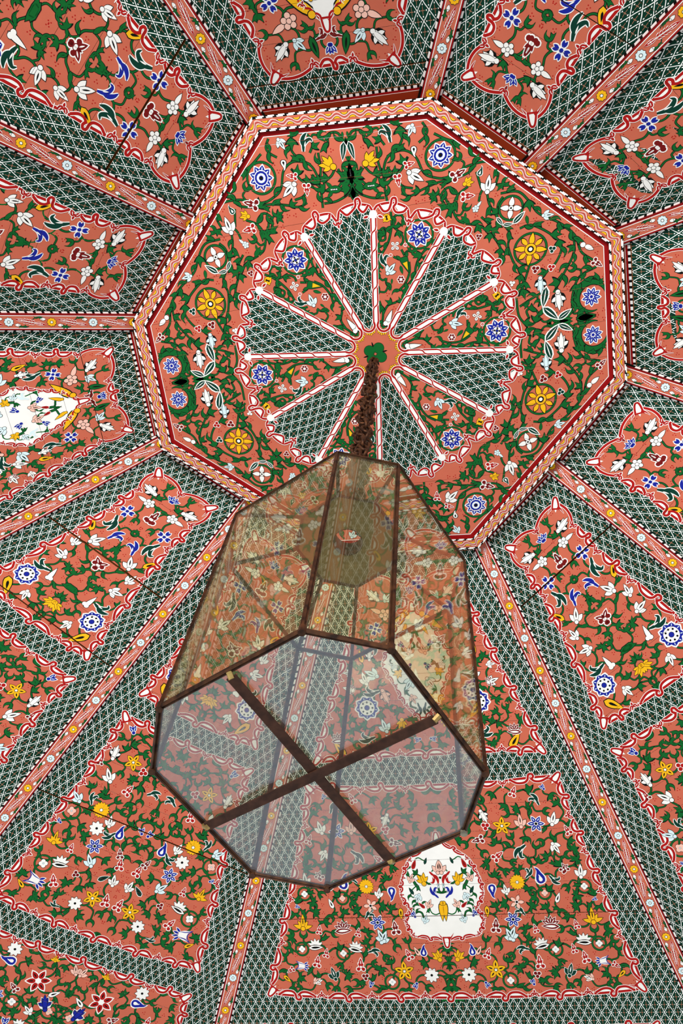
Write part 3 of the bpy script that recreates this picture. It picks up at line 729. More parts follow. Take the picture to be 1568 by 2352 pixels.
def knot(A, p, out, k=1.0):
    l = math.hypot(*out); F = Loc(p, (out[0]/l*.03*k, out[1]/l*.03*k))
    A.add(F.poly(pet(0, -1.3, .85, .62, shape=1.0)), 'white', 8)
    loop = [F(a, b) for a, b in ((-.55, -.9), (-.42, .2), (-.2, .82), (.2, .82), (.42, .2), (.55, -.9))]
    strand(A, loop, .0085*k, 5, 9)
    for s in (-1, 1):
        pp = [F(s*a, b) for a, b in ((.3, -.5), (.8, -.8), (1.3, -1.5))]
        ribbon(A, catmull(pp, 4), lambda t: .016*k*(1-t)+.003, 'white', 8.2); ribbon(A, catmull(pp, 4), lambda t: .011*k*(1-t)+.001, 'red', 9.2)
    A.add(F.poly([(-.5, -.9), (-.5, -.65), (.5, -.65), (.5, -.9)]), 'red', 10.4)
def border(A, nodes, closed_from=None):
    """nodes: (x, y, kind-of-next-segment, node type) around half the field, x >= 0, starting on the axis; returns outline"""
    outline = []
    cx = 0; cy = sum(n[1] for n in nodes)/len(nodes)
    for i in range(len(nodes)-1):
        a, b = nodes[i], nodes[i+1]
        mid = ((a[0]+b[0])/2, (a[1]+b[1])/2)
        dx, dy = b[0]-a[0], b[1]-a[1]
        out = (dy, -dx)
        if out[0]*(mid[0]-cx*0)+out[1]*(mid[1]-cy) < 0: out = (-dy, dx)
        outline += border_segment(A, a[:2], b[:2], a[2], out)
    outline.append(nodes[-1][:2])
    for i, n in enumerate(nodes):
        if len(n) > 3 and n[3] == 'c':
            pv = nodes[max(0, i-1)]; nx = nodes[min(len(nodes)-1, i+1)]
            tx, ty = nx[0]-pv[0], nx[1]-pv[1]; inn = (-ty, tx)
            if inn[0]*(0-n[0])+inn[1]*(cy-n[1]) < 0: inn = (ty, -tx)
            if abs(n[0]) < 1e-6: inn = (0, cy-n[1])
            cusp(A, n[:2], inn)
        if len(n) > 3 and n[3] == 'k':
            sx = 1; sy = 1 if n[1] > cy else -1
            knot(A, n[:2], (sx*.8, sy))
    return outline

# ---------------------------------------------------------------- designs of the sloping panels (painted once, used on every like panel)
class Tier: pass
def make_tier(nodes, flowers, seed, medallion=None, med_flowers=None, dense=True, leaf=.027):
    T = Tier(); rng = random.Random(seed)
    Bd = Art(); half_line = border(Bd, nodes)
    full = Bd.mirrored()
    for nd, sy in ((nodes[0], -1), (nodes[-1], 1)):
        if nd[0] > .01:
            C_ = Art(); C_.rng = random.Random(seed+2)
            seg = border_segment(C_, (-nd[0], nd[1]), (nd[0], nd[1]), 'S', (0, sy)); full.p += C_.p
            if sy < 0: half_line = [q for q in seg if q[0] > 0] + half_line
            else: half_line = half_line + [q for q in seg if q[0] > 0][::-1]
    T.poly = half_line + [(-x, y) for x, y in half_line[::-1] if x > 1e-6]
    T.border = full
    T.field = Art(); T.field.add(T.poly, 'salmon', 0)
    fl = Art()
    for i, f in enumerate(flowers):
        fl.g = i+1; motif(fl, *f)
    ring_fl = [f for f in flowers if f[0][:2] == 'W4' and f[0] != 'W4b']
    vn = Art(); avoid = None
    if medallion:
        mh = catmull(medallion, 5); mfull = mh + [(-x, y) for x, y in mh[::-1][1:-1]]
        avoid = [(x*1.04, y) for x, y in mfull]
        T.field.add(mfull, 'white', .7)
        M_ = Art()
        for i in range(len(medallion)-1):
            a, b = medallion[i], medallion[i+1]
            cy = (medallion[0][1]+medallion[-1][1])/2
            out = (b[1]-a[1], -(b[0]-a[0]))
            if out[0]*(a[0]+b[0])+out[1]*(a[1]+b[1]-2*cy) < 0: out = (-out[0], -out[1])
            if math.dist(a, b) > .03: border_segment(M_, a, b, 'M', out, .0075)
            if 0 < i: cusp(M_, a, (-a[0], cy-a[1]), .75)
        M_ = M_.mirrored()
        for p, s in ((medallion[0], -1), (medallion[-1], 1)):
            C_ = Art(); knot(C_, (0, p[1]+s*.012), (0, s), .95); M_.p += C_.p
        T.border.p += M_.p
        mv = Art()
        fill_field(mv, med_flowers, mfull, rng, dots=False, sprigs=False, colr='dgreen', leaf=.02, bulge=.45)
        for i, f in enumerate(med_flowers):
            fl.g = 500+i; motif(fl, *f)
        vn.p += mv.p
    v2 = Art()
    for f in ring_fl:
        r = math.hypot(f[3], f[4])*1.75
        ring(v2, (f[1], f[2]), r, .0102, 'black', 1, 24); ring(v2, (f[1], f[2]), r, .0068, 'green', 2, 24)
    fill_field(v2, [f if f not in ring_fl else (f[0], f[1], f[2], f[3]*1.7, f[4]*1.7) for f in flowers], T.poly, rng, avoid=avoid, leaf=leaf)
    vn.p += v2.p
    T.vines = vn.mirrored(); T.flowers = fl.mirrored(); T.codes = {i+1: f[0] for i, f in enumerate(flowers)}
    if med_flowers: T.codes.update({500+i: f[0] for i, f in enumerate(med_flowers)})
    return T
L1n = [(0, .157, 'arc', 'c'), (.148, .130, 'arc', 'k'), (.150, .253, 'S', 'c'), (.160, .410, 'S', 'c'), (.194, .600, 'S', 'c'), (.249, .862, 'S', 'c'), (.294, 1.030, 'S', 'k'), (.140, 1.047, 'S', 'c')]
S1n = [(.075, .160, 'arc', 'c'), (.233, .130, 'arc', 'k'), (.262, .262, 'S', 'c'), (.320, .430, 'S', 'c'), (.392, .620, 'S', 'c'), (.466, .805, 'S', 'c'), (.545, 1.012, 'S', 'k'), (.360, 1.000, 'S', 'c'), (.130, 1.000, 'S', 'c')]
S2n = [(.125, 1.170, 'S', 'c'), (.345, 1.165, 'S', 'c'), (.600, 1.148, 'S', 'k'), (.640, 1.330, 'S', 'c'), (.695, 1.500, 'S', 'c'), (.750, 1.690, 'S', 'c'), (.815, 1.900, 'S', 'c'), (.888, 2.142, 'S', 'k'), (.640, 2.165, 'S', 'c'), (.390, 2.170, 'S', 'c'), (.130, 2.172, 'S', 'c')]
L2n = [(.10, 1.180, 'S', 'c'), (.325, 1.170, 'S', 'k'), (.338, 1.330, 'S', 'c'), (.372, 1.530, 'S', 'c'), (.420, 1.740, 'S', 'c'), (.455, 1.930, 'S', 'c'), (.505, 2.160, 'S', 'k'), (.310, 2.180, 'S', 'c'), (.110, 2.190, 'S', 'c')]
L3n = [(.12, 2.330, 'S', 'c'), (.330, 2.330, 'S', 'c'), (.520, 2.320, 'S', 'k'), (.545, 2.480, 'S', 'c'), (.580, 2.660, 'S', 'c'), (.620, 2.850, 'S', 'k'), (.400, 2.860, 'S', 'c'), (.13, 2.860, 'S', 'c')]
S3n = [(.13, 2.340, 'S', 'c'), (.400, 2.340, 'S', 'c'), (.670, 2.335, 'S', 'c'), (.930, 2.325, 'S', 'k'), (.985, 2.500, 'S', 'c'), (1.04, 2.680, 'S', 'c'), (1.10, 2.850, 'S', 'k'), (.800, 2.860, 'S', 'c'), (.500, 2.860, 'S', 'c'), (.17, 2.860, 'S', 'c')]
med1 = [(0, .300), (.075, .360), (.120, .455), (.172, .560), (.120, .670), (.075, .770), (0, .840)]
med2 = [(0, 1.425), (.140, 1.515), (.182, 1.600), (.198, 1.685), (.160, 1.755), (.188, 1.815), (.160, 1.880), (0, 1.905)]
m1f = parse('''YL .05 .40 .012 .03; BBl .07 .47 .02 -.02; LTp .035 .50 -.01 -.03; SCb .11 .53 .02 .02; BBl .045 .58 .02 .025; YB .1 .61 .02 .02; LTb .05 .66 .02 .03; DRr .02 .455 .005 .02; LTp .04 .735 -.01 .025; LTb .12 .57 .02 -.01; SCg .02 .79 0 .03''')
s3f = [(c, x, y+1.16 if y < 1.75 else y+.8, dx, dy) for c, x, y, dx, dy in parse(S2) if (y+1.16 if y < 1.75 else 9) < 2.8] + \
      [(c, x*.45+.72, y, dx, dy) for c, x, y, dx, dy in parse(L3) if x*.45+.72 < .95 and y < 2.8]
TL1 = make_tier(L1n, parse(L1), 11)
TS1 = make_tier(S1n, [f for f in parse(S1)], 12, med1, m1f)
TS2 = make_tier(S2n, parse(S2), 13, med2, parse(MS2), leaf=.030)
TL2 = make_tier(L2n, parse(L2), 14, leaf=.029)
TL3 = make_tier(L3n, parse(L3) + [('RBr', .40, 2.50, .0, -.03), ('FLb', .30, 2.60, .03, 0), ('SU', .44, 2.66, .04, 0), ('CRw', .15, 2.70, 0, -.035), ('LTb', .33, 2.76, .01, -.03), ('Y5', .5, 2.78, .04, 0), ('W4p', .05, 2.6, .02, 0), ('TBm', .2, 2.8, .02, 0)], 15)
TS3 = make_tier(S3n, s3f, 16)

# ---------------------------------------------------------------- ceiling
ceiling = empty('ceiling', None, (0, 0, Z0))
ceiling['kind'] = 'structure'
ceiling['label'] = 'painted wooden dome ceiling with flat octagon centre, flowered ribs and green lattice panels'
ceiling['category'] = 'ceiling'
ceiling.location = (0, 0, 0)
REC = .02
YMAX = 2.92
WIDE = {0: {.105: .004}, 1: {.50: .003}, 5: {.37: .007}, 6: {1.79: .003}, 7: {1.64: .006, 1.83: .004}, 8: {.615: .008, 1.01: .006}, 9: {.11: .004, .25: .003}, 11: {.385: .008}}
BASE_SEAMS = [.11, .25, .37, .50, .615, .74, .87, 1.01, 1.125, 1.26, 1.39, 1.52, 1.64, 1.79, 1.92, 2.05, 2.25, 2.40, 2.56, 2.74]
class Slope:
    def __init__(s, i):
        (a0, a1), (b0, b1) = RIBS[i], RIBS[(i+1) % 12]
        s.a0, s.a1, s.b0, s.b1 = map(np.array, (a0, a1, b0, b1))
        ax = (s.a1+s.b1)/2; s.stp = np.linalg.norm(ax)
        n = np.cross(s.b0-s.a0, ax); n /= np.linalg.norm(n); s.n = -n if n[2] > 0 else n
        s.short = i % 3 == 0
        s.r = (.715, .6955) if s.short else (.495, .41)
    def width(s, y): return np.linalg.norm((s.b0-s.a0)[None, :] + np.outer(np.asarray(y)/s.stp, s.b1-s.a1), axis=1)
    def at(s, u, y, off):
        v = (np.asarray(y)/s.stp)[:, None]; u = np.asarray(u)[:, None]
        X = (1-u)*(s.a0+s.a1*v) + u*(s.b0+s.b1*v) + s.n*(np.asarray(off)[:, None]-REC)
        return X*SC + np.array([0, 0, Z0])
    def paint(s, P, lay):            # design coordinates -> surface
        return s.at(.5 + P[:, 0]/(s.r[0]+s.r[1]*P[:, 1]), P[:, 1], .0006 + lay*EPS)
    def real(s, P, lay):             # metric lateral coordinate -> surface
        return s.at(.5 + P[:, 0]/s.width(P[:, 1]), P[:, 1], .0006 + lay*EPS)
    def point(s, x, y):
        q = s.at([.5+x/(s.r[0]+s.r[1]*y)], [y], [0])[0]; return ((q[0])/SC, q[1]/SC, (q[2]-Z0)/SC)
ALL_SHORT = [TS1, TS2, TS3]; ALL_LONG = [TL1, TL2, TL3]
flower_count = {}
rngp = random.Random(3)
for i in range(12):
    S_ = Slope(i)
    root = empty('sloping_panel', ceiling)
    wide = WIDE.get(i, {})
    seams = [(y, next((g for k, g in wide.items() if abs(k-y) < .03), .0011)) for y in BASE_SEAMS]
    bounds = [-.03] + [y for y, g in seams] + [YMAX]; gaps = [0] + [g for y, g in seams] + [0]
    for j in range(len(bounds)-1):
        y0 = bounds[j]+gaps[j]/2; y1 = bounds[j+1]-gaps[j+1]/2
        d = -rngp.uniform(0, .0006)
        V = []; UV = []
        for off in (d, d-.012):
            for yy, u in ((y0, 0), (y0, 1), (y1, 1), (y1, 0)):
                V.append(S_.at([u], [yy], [off])[0]); UV.append(((u-.5)*float(S_.width([yy])[0]), yy))
        mesh_obj('plank', V, [(0, 1, 2, 3), (7, 6, 5, 4), (0, 4, 5, 1), (1, 5, 6, 2), (2, 6, 7, 3), (3, 7, 4, 0)], [LATTICE, MATS['brown']], root, [0, 1, 1, 1, 1, 1], UV)
    V = [S_.at([u], [yy], [-.016])[0] for yy, u in ((-.03, 0), (-.03, 1), (YMAX, 1), (YMAX, 0))] + [S_.at([u], [yy], [-.026])[0] for yy, u in ((-.03, 0), (-.03, 1), (YMAX, 1), (YMAX, 0))]
    mesh_obj('backing_board', V, [(0, 1, 2, 3), (7, 6, 5, 4), (0, 4, 5, 1), (1, 5, 6, 2), (2, 6, 7, 3), (3, 7, 4, 0)], [MATS['brown']], root)
    # trim along the frame: rust strip, dark red line, white line, checker fillet
    hw = lambda y: float(S_.width([y])[0])/2
    tr = Art()
    def bar(y0, y1, c, l): tr.add([(-hw(y0), y0), (hw(y0), y0), (hw(y1), y1), (-hw(y1), y1)], c, l)
    bar(-.03, .012, 'rust', 0); bar(.0105, .0125, 'white', 1); bar(.0125, .021, 'darkred', 1.5); bar(.021, .0325, 'black', 2); bar(.0325, .036, 'brown', 2)
    build_art('edge_painting', tr.p, S_.real, root)
    ck = Art(); n = int(2*hw(.035)/.0245); w = 2*hw(.035)/n
    for q in range(n): ck.add([(-hw(.035)+(q+a)*w, y) for a, y in ((.0, .0215), (.58, .0215), (.58, .0320), (.0, .0320))], 'white', 8)
    o = build_art('checker_strip', ck.p, S_.real, root)
    for T in (ALL_SHORT if S_.short else ALL_LONG):
        build_art('floral_field', cut_seams(T.field, seams).p, S_.paint, root)
        build_art('scroll_border', cut_seams(T.border, seams).p, S_.paint, root)
        if not any(in_view(S_.point(x, y), 420) for x, y in T.poly): continue      # nothing of it near the frame
        o = build_art('vine_scroll', cut_seams(T.vines, seams).p, S_.paint, root)
        groups = {}
        for it in cut_seams(T.flowers, seams).p: groups.setdefault(it[3], []).append(it)
        rest = []
        for g, items in groups.items():
            x, y = items[0][0][0]
            if in_view(S_.point(x, y)) and flower_count.get(KIND[T.codes[g % 100000][:2]], 0) < 290:
                nm = KIND[T.codes[g % 100000][:2]]; flower_count[nm] = flower_count.get(nm, 0)+1
                build_art(nm, items, S_.paint, root)
            else: rest += items
        o = build_art('flower_painting', rest, S_.paint, root)
        if o: o['kind'] = 'stuff'

# ---------------------------------------------------------------- ribs
RW = .036
KMAX = YMAX/.165
for i in range(12):
    a0, a1 = map(np.array, RIBS[i]); ax = a1/np.linalg.norm(a1); st = np.linalg.norm(a1)
    n = Slope(i).n + Slope((i-1) % 12).n; n -= ax*(n @ ax); n /= np.linalg.norm(n)
    lat = np.cross(ax, n)
    def rmap(P, lay):
        X = a0 + np.outer(P[:, 1], ax) + np.outer(P[:, 0], lat) + np.outer(.0004+lay*EPS, n)
        return X*SC + np.array([0, 0, Z0])
    root = empty('rib', ceiling)
    L0, L1_ = -.035, KMAX*st
    def box(name, x0, x1, top, bot, mats, mi=None):
        V = [(a0+ax*s+lat*x+n*h)*SC + np.array([0, 0, Z0]) for h in (top, bot) for s, x in ((L0, x0), (L0, x1), (L1_, x1), (L1_, x0))]
        return mesh_obj(name, V, [(0, 1, 2, 3), (7, 6, 5, 4), (0, 4, 5, 1), (1, 5, 6, 2), (2, 6, 7, 3), (3, 7, 4, 0)], mats, root, mi)
    box('rib_board', -RW, RW, 0, -.05, [MATS['salmon'], MATS['darkred']], [0, 1, 1, 1, 1, 1])
    for s in (-1, 1): box('fillet', min(s*RW, s*(RW+.0085)), max(s*RW, s*(RW+.0085)), -.008, -.05, [MATS['black']])
    ed = Art()
    for s in (-1, 1):
        for x0, x1, c, l in ((RW-.0075, RW, 'darkred', 1), (RW-.0105, RW-.0075, 'white', 1), (RW-.0018, RW, 'black', 2)):
            ed.add([(s*x0, L0), (s*x1, L0), (s*x1, L1_), (s*x0, L1_)], c, l)
    build_art('edge_painting', ed.p, rmap, root)
    ck = Art()
    for s in (-1, 1):
        q = 0
        while q*.034 < L1_:
            y = q*.034 + (0 if s > 0 else .015); ck.add([(s*(RW+a), y+b) for a, b in ((.0004, 0), (.0081, .003), (.0081, .026), (.0004, .023))], 'white', -82); q += 1
    build_art('checker_strip', ck.p, rmap, root)
    sc = Art(); rr = random.Random(i); buds = []
    K = int(KMAX)
    for k in range(K+1):
        y = k*st
        if k < K:
            s = 1
            yc = y+st*.5; l = st*.33
            F = Loc((0, yc), (.2*l, .97*l), s)
            # red feather with white veins
            for sh, e in (('white', .0), ('red', 1)):
                for sgn in (-1, 1):
                    P_ = pet(0, sgn*.28, sgn*1.16, .27 if sh == 'white' else .21, shape=.9)
                    sc.add(F.poly(P_), sh, 3+e)
            sc.add(F.poly([(-.025, -.9), (-.025, .9), (.025, .9), (.025, -.9)]), 'white', 5)
            for b in (-.3, -.1, .1, .3):
                for sg in (-1, 1):
                    q = [(sg*.02, b-.06), (sg*.15, b+.04), (sg*.19, b+.2), (sg*.05, b+.1)]
                    sc.add(F.poly([(x*1.15, yy) for x, yy in q]), 'white', 4); sc.add(F.poly([(x*.8+sg*.02, yy*.98+.005) for x, yy in q]), 'red', 4.8)
            for b in (-.72, .62): sc.add(F.poly([(-.07, b), (.07, b), (.07, b+.03), (-.07, b+.03)]), 'white', 6)
            for sg, t in ((1, .32), (-1, .68)):
                pp = catmull([(sg*.018, y+st*(t-.14)), (sg*.023, y+st*(t-.05)), (sg*.019, y+st*(t+.06)), (sg*.010, y+st*(t+.13))], 4)
                ribbon(sc, pp, .0035, 'dgreen', 1)
                hook_leaf(sc, (sg*.019, y+st*t), math.pi/2 if sg > 0 else -math.pi/2, .011, sg, rr); hook_leaf(sc, (sg*.020, y+st*t), math.pi/2 if sg < 0 else -math.pi/2, .011, sg, rr)
            for sg, t, d in ((1, .205, -1), (-1, .795, 1)):
                Fb = Loc((sg*.013, y+st*t), (0, d*.0115))
                sc.add(Fb.poly(pet(0, -1.15, 1.15, 1.25, shape=1.1)), 'black', 4); sc.add(Fb.poly(pet(0, -1, 1, 1.05, shape=1.1)), 'white', 5)
                for q in (-.25, 0, .25): sc.add(Fb.circ(q, -.35, .11, 5), 'black', 6)
        R_ = Art(); motif(R_, 'ROy' if k % 2 == 0 else 'ROb', 0, y, 0, .0205)
        p = a0+ax*y
        if in_view(p, 25): build_art('rosette', R_.p, rmap, root)
        else: sc.p += R_.p
    o = build_art('feather_scroll', sc.p, rmap, root)

# ---------------------------------------------------------------- flat centre panel
CANON = [(-.323, -.915), (.323, -.915), (.985, -.275), (.985, .275), (.323, .915), (-.323, .915), (-.985, .275), (-.985, -.275)]
TRI = [(np.linalg.inv(np.array([CANON[i], CANON[(i+1) % 8]]).T), np.array([OCT[i], OCT[(i+1) % 8]]).T) for i in range(8)]
def cmap(P, lay):
    out = np.zeros((len(P), 3)); done = np.zeros(len(P), bool)
    for inv, A_ in TRI:
        w = P @ inv.T; ok = (~done) & (w.min(axis=1) >= -1e-7)
        out[ok, :2] = (w @ A_.T)[ok]; done |= ok
    out[~done, :2] = P[~done]
    out[:, 2] = -.0006-lay*EPS
    return out*SC + np.array([0, 0, Z0])
def wmap(P, lay):                       # true plane coordinates
    out = np.column_stack([P[:, 0], P[:, 1], -.0006-lay*EPS]); return out*SC + np.array([0, 0, Z0])
centre = empty('centre_panel', ceiling)
cs = [(-.90+.15*k+.03, .0011) for k in range(13)]
oct_poly = [tuple(c) for c in CANON]
ys = [-1] + [y for y, g in cs] + [1]
for j in range(len(ys)-1):
    b = clip_half(clip_half(oct_poly, ys[j]+.0006, True), ys[j+1]-.0006, False)
    if len(b) < 3: continue
    n = len(b)
    X = cmap(np.array(b), np.zeros(n)); V = np.vstack([X+np.array([0, 0, .0003]), X+np.array([0, 0, .03])]).tolist()
    mesh_obj('plank', V, [tuple(range(n)), tuple(range(2*n-1, n-1, -1))] + [(k, k+n, (k+1) % n+n, (k+1) % n) for k in range(n)], [MATS['salmon']], centre)
# painted lines at the rim
rim = Art()
def inset(d):
    out = []
    for k in range(8):
        p, c, q = np.array(CANON[k-1]), np.array(CANON[k]), np.array(CANON[(k+1) % 8])
        e1 = (c-p)/np.linalg.norm(c-p); e2 = (q-c)/np.linalg.norm(q-c)
        n1 = np.array([-e1[1], e1[0]]); n2 = np.array([-e2[1], e2[0]])
        b = n1+n2; b /= b @ n1
        out.append(tuple(c+b*d))
    return out
def ring_band(A, d0, d1, c, l):
    a, b = inset(d0), inset(d1)
    for k in range(8): A.add([a[k], a[(k+1) % 8], b[(k+1) % 8], b[k]], c, l)
ring_band(rim, 0, .0165, 'darkred', 3); ring_band(rim, .0165, .0195, 'white', 3)
build_art('rim_lines', rim.p, cmap, centre)
# wheel geometry
WCX, WCY, WROT = .0045, -.0012, math.radians(6.4)
def pol(r, a): return (WCX+r*math.cos(a), WCY+r*math.sin(a))
wheel = []
for k in range(24):
    a = WROT+math.radians(15*k); b = a+math.radians(15)
    r0 = .566 if k % 2 == 0 else .556; r1 = .556 if k % 2 == 0 else .566
    for t, r in ((0, r0), (.12, r0+.028), (.35, .607), (.6, .611), (.85, r1+.032)): wheel.append(pol(r, a+(b-a)*t))
# quadrant scroll work around the wheel
quad = []
qa = Art(); occ_f = parse(Cm)
rq = random.Random(8)
for i, f in enumerate(occ_f): qa.g = i+1; motif(qa, *f)
qv = Art()
for f in parse(Cr):
    r = math.hypot(f[3], f[4])
    if f[0] == 'RING':
        ring(qv, f[1:3], r, .0104, 'black', 1); ring(qv, f[1:3], r, .0068, 'green', 2)
    else:
        a0_ = 1.2
        pp = [(f[1]+r*math.cos(a0_+t*5.2), f[2]+r*math.sin(a0_+t*5.2)) for t in [k/30 for k in range(31)]]
        ribbon(qv, pp, lambda t: .004+.026*math.sin(math.pi*t), 'black', 1); ribbon(qv, pp, lambda t: .001+.022*math.sin(math.pi*t), 'green', 2)
        for k in range(4, 28, 4): hook_leaf(qv, pp[k], a0_+k/30*5.2, .016, 1, rq)
for l in parse_lines(Cg):
    pp = catmull(l, 8); n = len(pp)
    for k in range(3):
        i0 = int(k*(n-1)/3); i1 = int((k+1)*(n-1)/3); c = ((pp[i0][0]+pp[i1][0])/2, (pp[i0][1]+pp[i1][1])/2)
        F = Loc(c, ((pp[i1][0]-pp[i0][0])/2, (pp[i1][1]-pp[i0][1])/2))
        qv.add(F.poly(pet(0, -1.1, 1.15, .9, shape=.75)), 'white', 6); qv.add(F.poly(pet(0, -.95, .95, .62, shape=.75)), 'dgreen', 7); qv.add(F.poly(pet(0, -.8, .8, .1)), 'white', 8)
field_q = [(0, -.895), (.31, -.895), (.965, -.262), (.965, .004), (.62, .004)] + [pol(.632, math.radians(-a)) for a in range(0, 91, 6)] + [(0, -.63)]
occ_q = [f if f[0] not in ('BM', 'W4', 'YS', 'BD') else (f[0], f[1], f[2], f[3]*1.35, f[4]*1.35) for f in occ_f]
fill_field(qv, occ_q, field_q, rq, explicit=parse_lines(Cv), half=True, leaf=.027)
motif(qv, 'LF', .885, 0, .04, 0); motif(qv, 'LF', .80, -.004, .03, 0); motif(qv, 'LF', 0, -.845, 0, -.02); motif(qv, 'PD', 0, -.735, 0, -.03); motif(qv, 'LF', 0, -.66, 0, -.03)
for sgn in (1,):
    hook_leaf(qv, (.012, -.72), -.55, .034, 1, rq); hook_leaf(qv, (.012, -.68), .05, .036, -1, rq)
def reflect(A, sx, sy, off):
    o = Art(); o.p = [([(x*sx, y*sy) for x, y in p], c, l, g and g+off) for p, c, l, g in A.p]; return o
fl_names = {}
ctr_flowers = Art(); ctr_v = Art()
for k, (sx, sy) in enumerate(((1, 1), (-1, 1), (1, -1), (-1, -1))):
    ctr_flowers.p += reflect(qa, sx, sy, k*1000).p; ctr_v.p += reflect(qv, sx, sy, 0).p
o = build_art('vine_scroll', cut_seams(ctr_v, cs).p, cmap, centre)
groups = {}
for it in cut_seams(ctr_flowers, cs).p: groups.setdefault(it[3], []).append(it)
for g, items in groups.items(): build_art(KIND[occ_f[g % 1000-1][0][:2]], items, cmap, centre)
# wheel: wedges
spoke_r = .566
for k in range(12):
    am = WROT + math.radians(30*k+15)
    lat_, out_ = (-math.sin(am), math.cos(am)), (math.cos(am), math.sin(am))
    def wl(P, lay, lat_=lat_, out_=out_):
        X = np.column_stack([WCX+P[:, 0]*lat_[0]+P[:, 1]*out_[0], WCY+P[:, 0]*lat_[1]+P[:, 1]*out_[1]]); return wmap(X, lay)
    pts = [(r*math.sin(t), r*math.cos(t)) for r, t in [(.108, math.radians(-15)), (.108, math.radians(15))]]
    for r, d in ((.566, 15), (.594, 13.5), (.607, 9.8), (.611, 6), (.588, 2.2), (.556, 0), (.584, -1.8), (.607, -5.2), (.611, -9), (.598, -12.7), (.566, -15)):
        pts.append((r*math.sin(math.radians(d)), r*math.cos(math.radians(d))))
    # lattice wedges lie at -98.5 degrees + 60n
    is_lat = round((math.degrees(am)+98.6)/30) % 2 == 0
    if is_lat:
        X = wl(np.array(pts), np.full(len(pts), 8.)); X2 = X + np.array([0, 0, .0012])
        n = len(pts)
        mesh_obj('lattice_wedge', np.vstack([X, X2]).tolist(), [tuple(range(n)), tuple(range(2*n-1, n-1, -1))] + [(q, q+n, (q+1) % n+n, (q+1) % n) for q in range(n)], [LATTICE], centre, None, [(x+.02, y) for x, y in pts]*2)
    else:
        F_ = Art(); F_.add(pts, 'salmon', 6); build_art('floral_wedge', F_.p, wl, centre)
        wv = Art(); rw = random.Random(4)
        for f in parse(Wr): ring(wv, f[1:3], math.hypot(f[3], f[4]), .0095, 'black', 1); ring(wv, f[1:3], math.hypot(f[3], f[4]), .0062, 'green', 2)
        wf = parse(Wm); occw = [f if f[0] != 'BM2' else (f[0], f[1], f[2], f[3]*1.25, f[4]*1.25) for f in wf]
        fill_field(wv, occw, pts, rw, explicit=parse_lines(Wv), half=False, leaf=.023)
        o = build_art('vine_scroll', [(p, c, l+8, g) for p, c, l, g in wv.p], wl, centre)
        for f in wf:
            mm = Art(); motif(mm, *f); build_art(KIND[f[0][:2]], [(p, c, l+8, g) for p, c, l, g in mm.p], wl, centre)
# wheel: red and white strap work
for k in range(12):
    a = WROT+math.radians(30*k)
    st_ = Art()
    ca, sa = math.cos(a), math.sin(a)
    loc = lambda r, x: (WCX+r*ca-x*sa, WCY+r*sa+x*ca)
    ribbon(st_, [loc(.118, 0), loc(.56, 0)], .029, 'white', 18)
    for s in (-1, 1):
        ribbon(st_, [loc(.122, s*.0098), loc(.552, s*.0098)], .0062, 'red', 19)
    for q, r in enumerate((.2, .275, .35, .425, .5)):
        ribbon(st_, catmull([loc(r-.018, -.0098), loc(r-.004, -.006), loc(r+.006, .006), loc(r+.02, .0098)], 3), .0095, 'white', 20.2); ribbon(st_, catmull([loc(r-.018, -.0098), loc(r-.004, -.006), loc(r+.006, .006), loc(r+.02, .0098)], 3), .0055, 'red', 21.2)
    build_art('strap_spoke', st_.p, wmap, centre)
    # outer scallops: two lobes per wedge
    bo = Art()
    for half_ in (0, 1):
        b0 = a+math.radians(15*half_); b1 = b0+math.radians(15)
        f = lambda t, r: pol(r, b0+(b1-b0)*t)
        r0, r1 = (.568, .556) if half_ == 0 else (.556, .568)
        bump = .45 if half_ == 0 else .55
        lens(bo, [f(.18, .60), f(.3, .585), f(.42, .592), f(.45, .612)], 17); lens(bo, [f(.56, .61), f(.66, .585), f(.78, .588), f(.85, .6)], 17)
        strand(bo, [f(0, r0), f(.05, r0+.02), f(.16, .602), f(.5, .612), f(.85, .602), f(.95, r1+.02), f(1, r1)], .0088, 5, 18)
        strand(bo, [f(.16, .60), f(.28, .578), f(.4, .583), f(bump, .603), f(bump+.02, .626), f(bump+.1, .630), f(bump+.13, .612), f(bump+.08, .595), f(bump+.17, .578), f(.8, .584), f(.87, .6)], .0088, 5, 19.6)
    cusp(bo, pol(.556, a+math.radians(15)), (-math.cos(a+math.radians(15)), -math.sin(a+math.radians(15))))
    for s in (-1, 1):
        c_ = pol(.572, a); d_ = a+s*math.radians(3.2)
        P_ = Loc(pol(.56, a+s*math.radians(2.0)), (.022*math.cos(a+s*1.9), .022*math.sin(a+s*1.9)))
        bo.add(P_.poly(pet(0, -.2, 1.2, .75)), 'white', 20.5); bo.add(P_.poly(pet(0, 0, 1.0, .45)), 'red', 21.5)
    bo.add(circle(pol(.566, a), .017, 10), 'white', 20.8)
    bo.p = [(p, c, (l+11 if l < 14 else l), g) for p, c, l, g in bo.p]
    build_art('scallop_border', bo.p, wmap, centre)
hub = Art()
hub.add([pol(.122 if k % 2 else .108, WROT+math.radians(7.5*k)) for k in range(48)], 'salmon', 16)
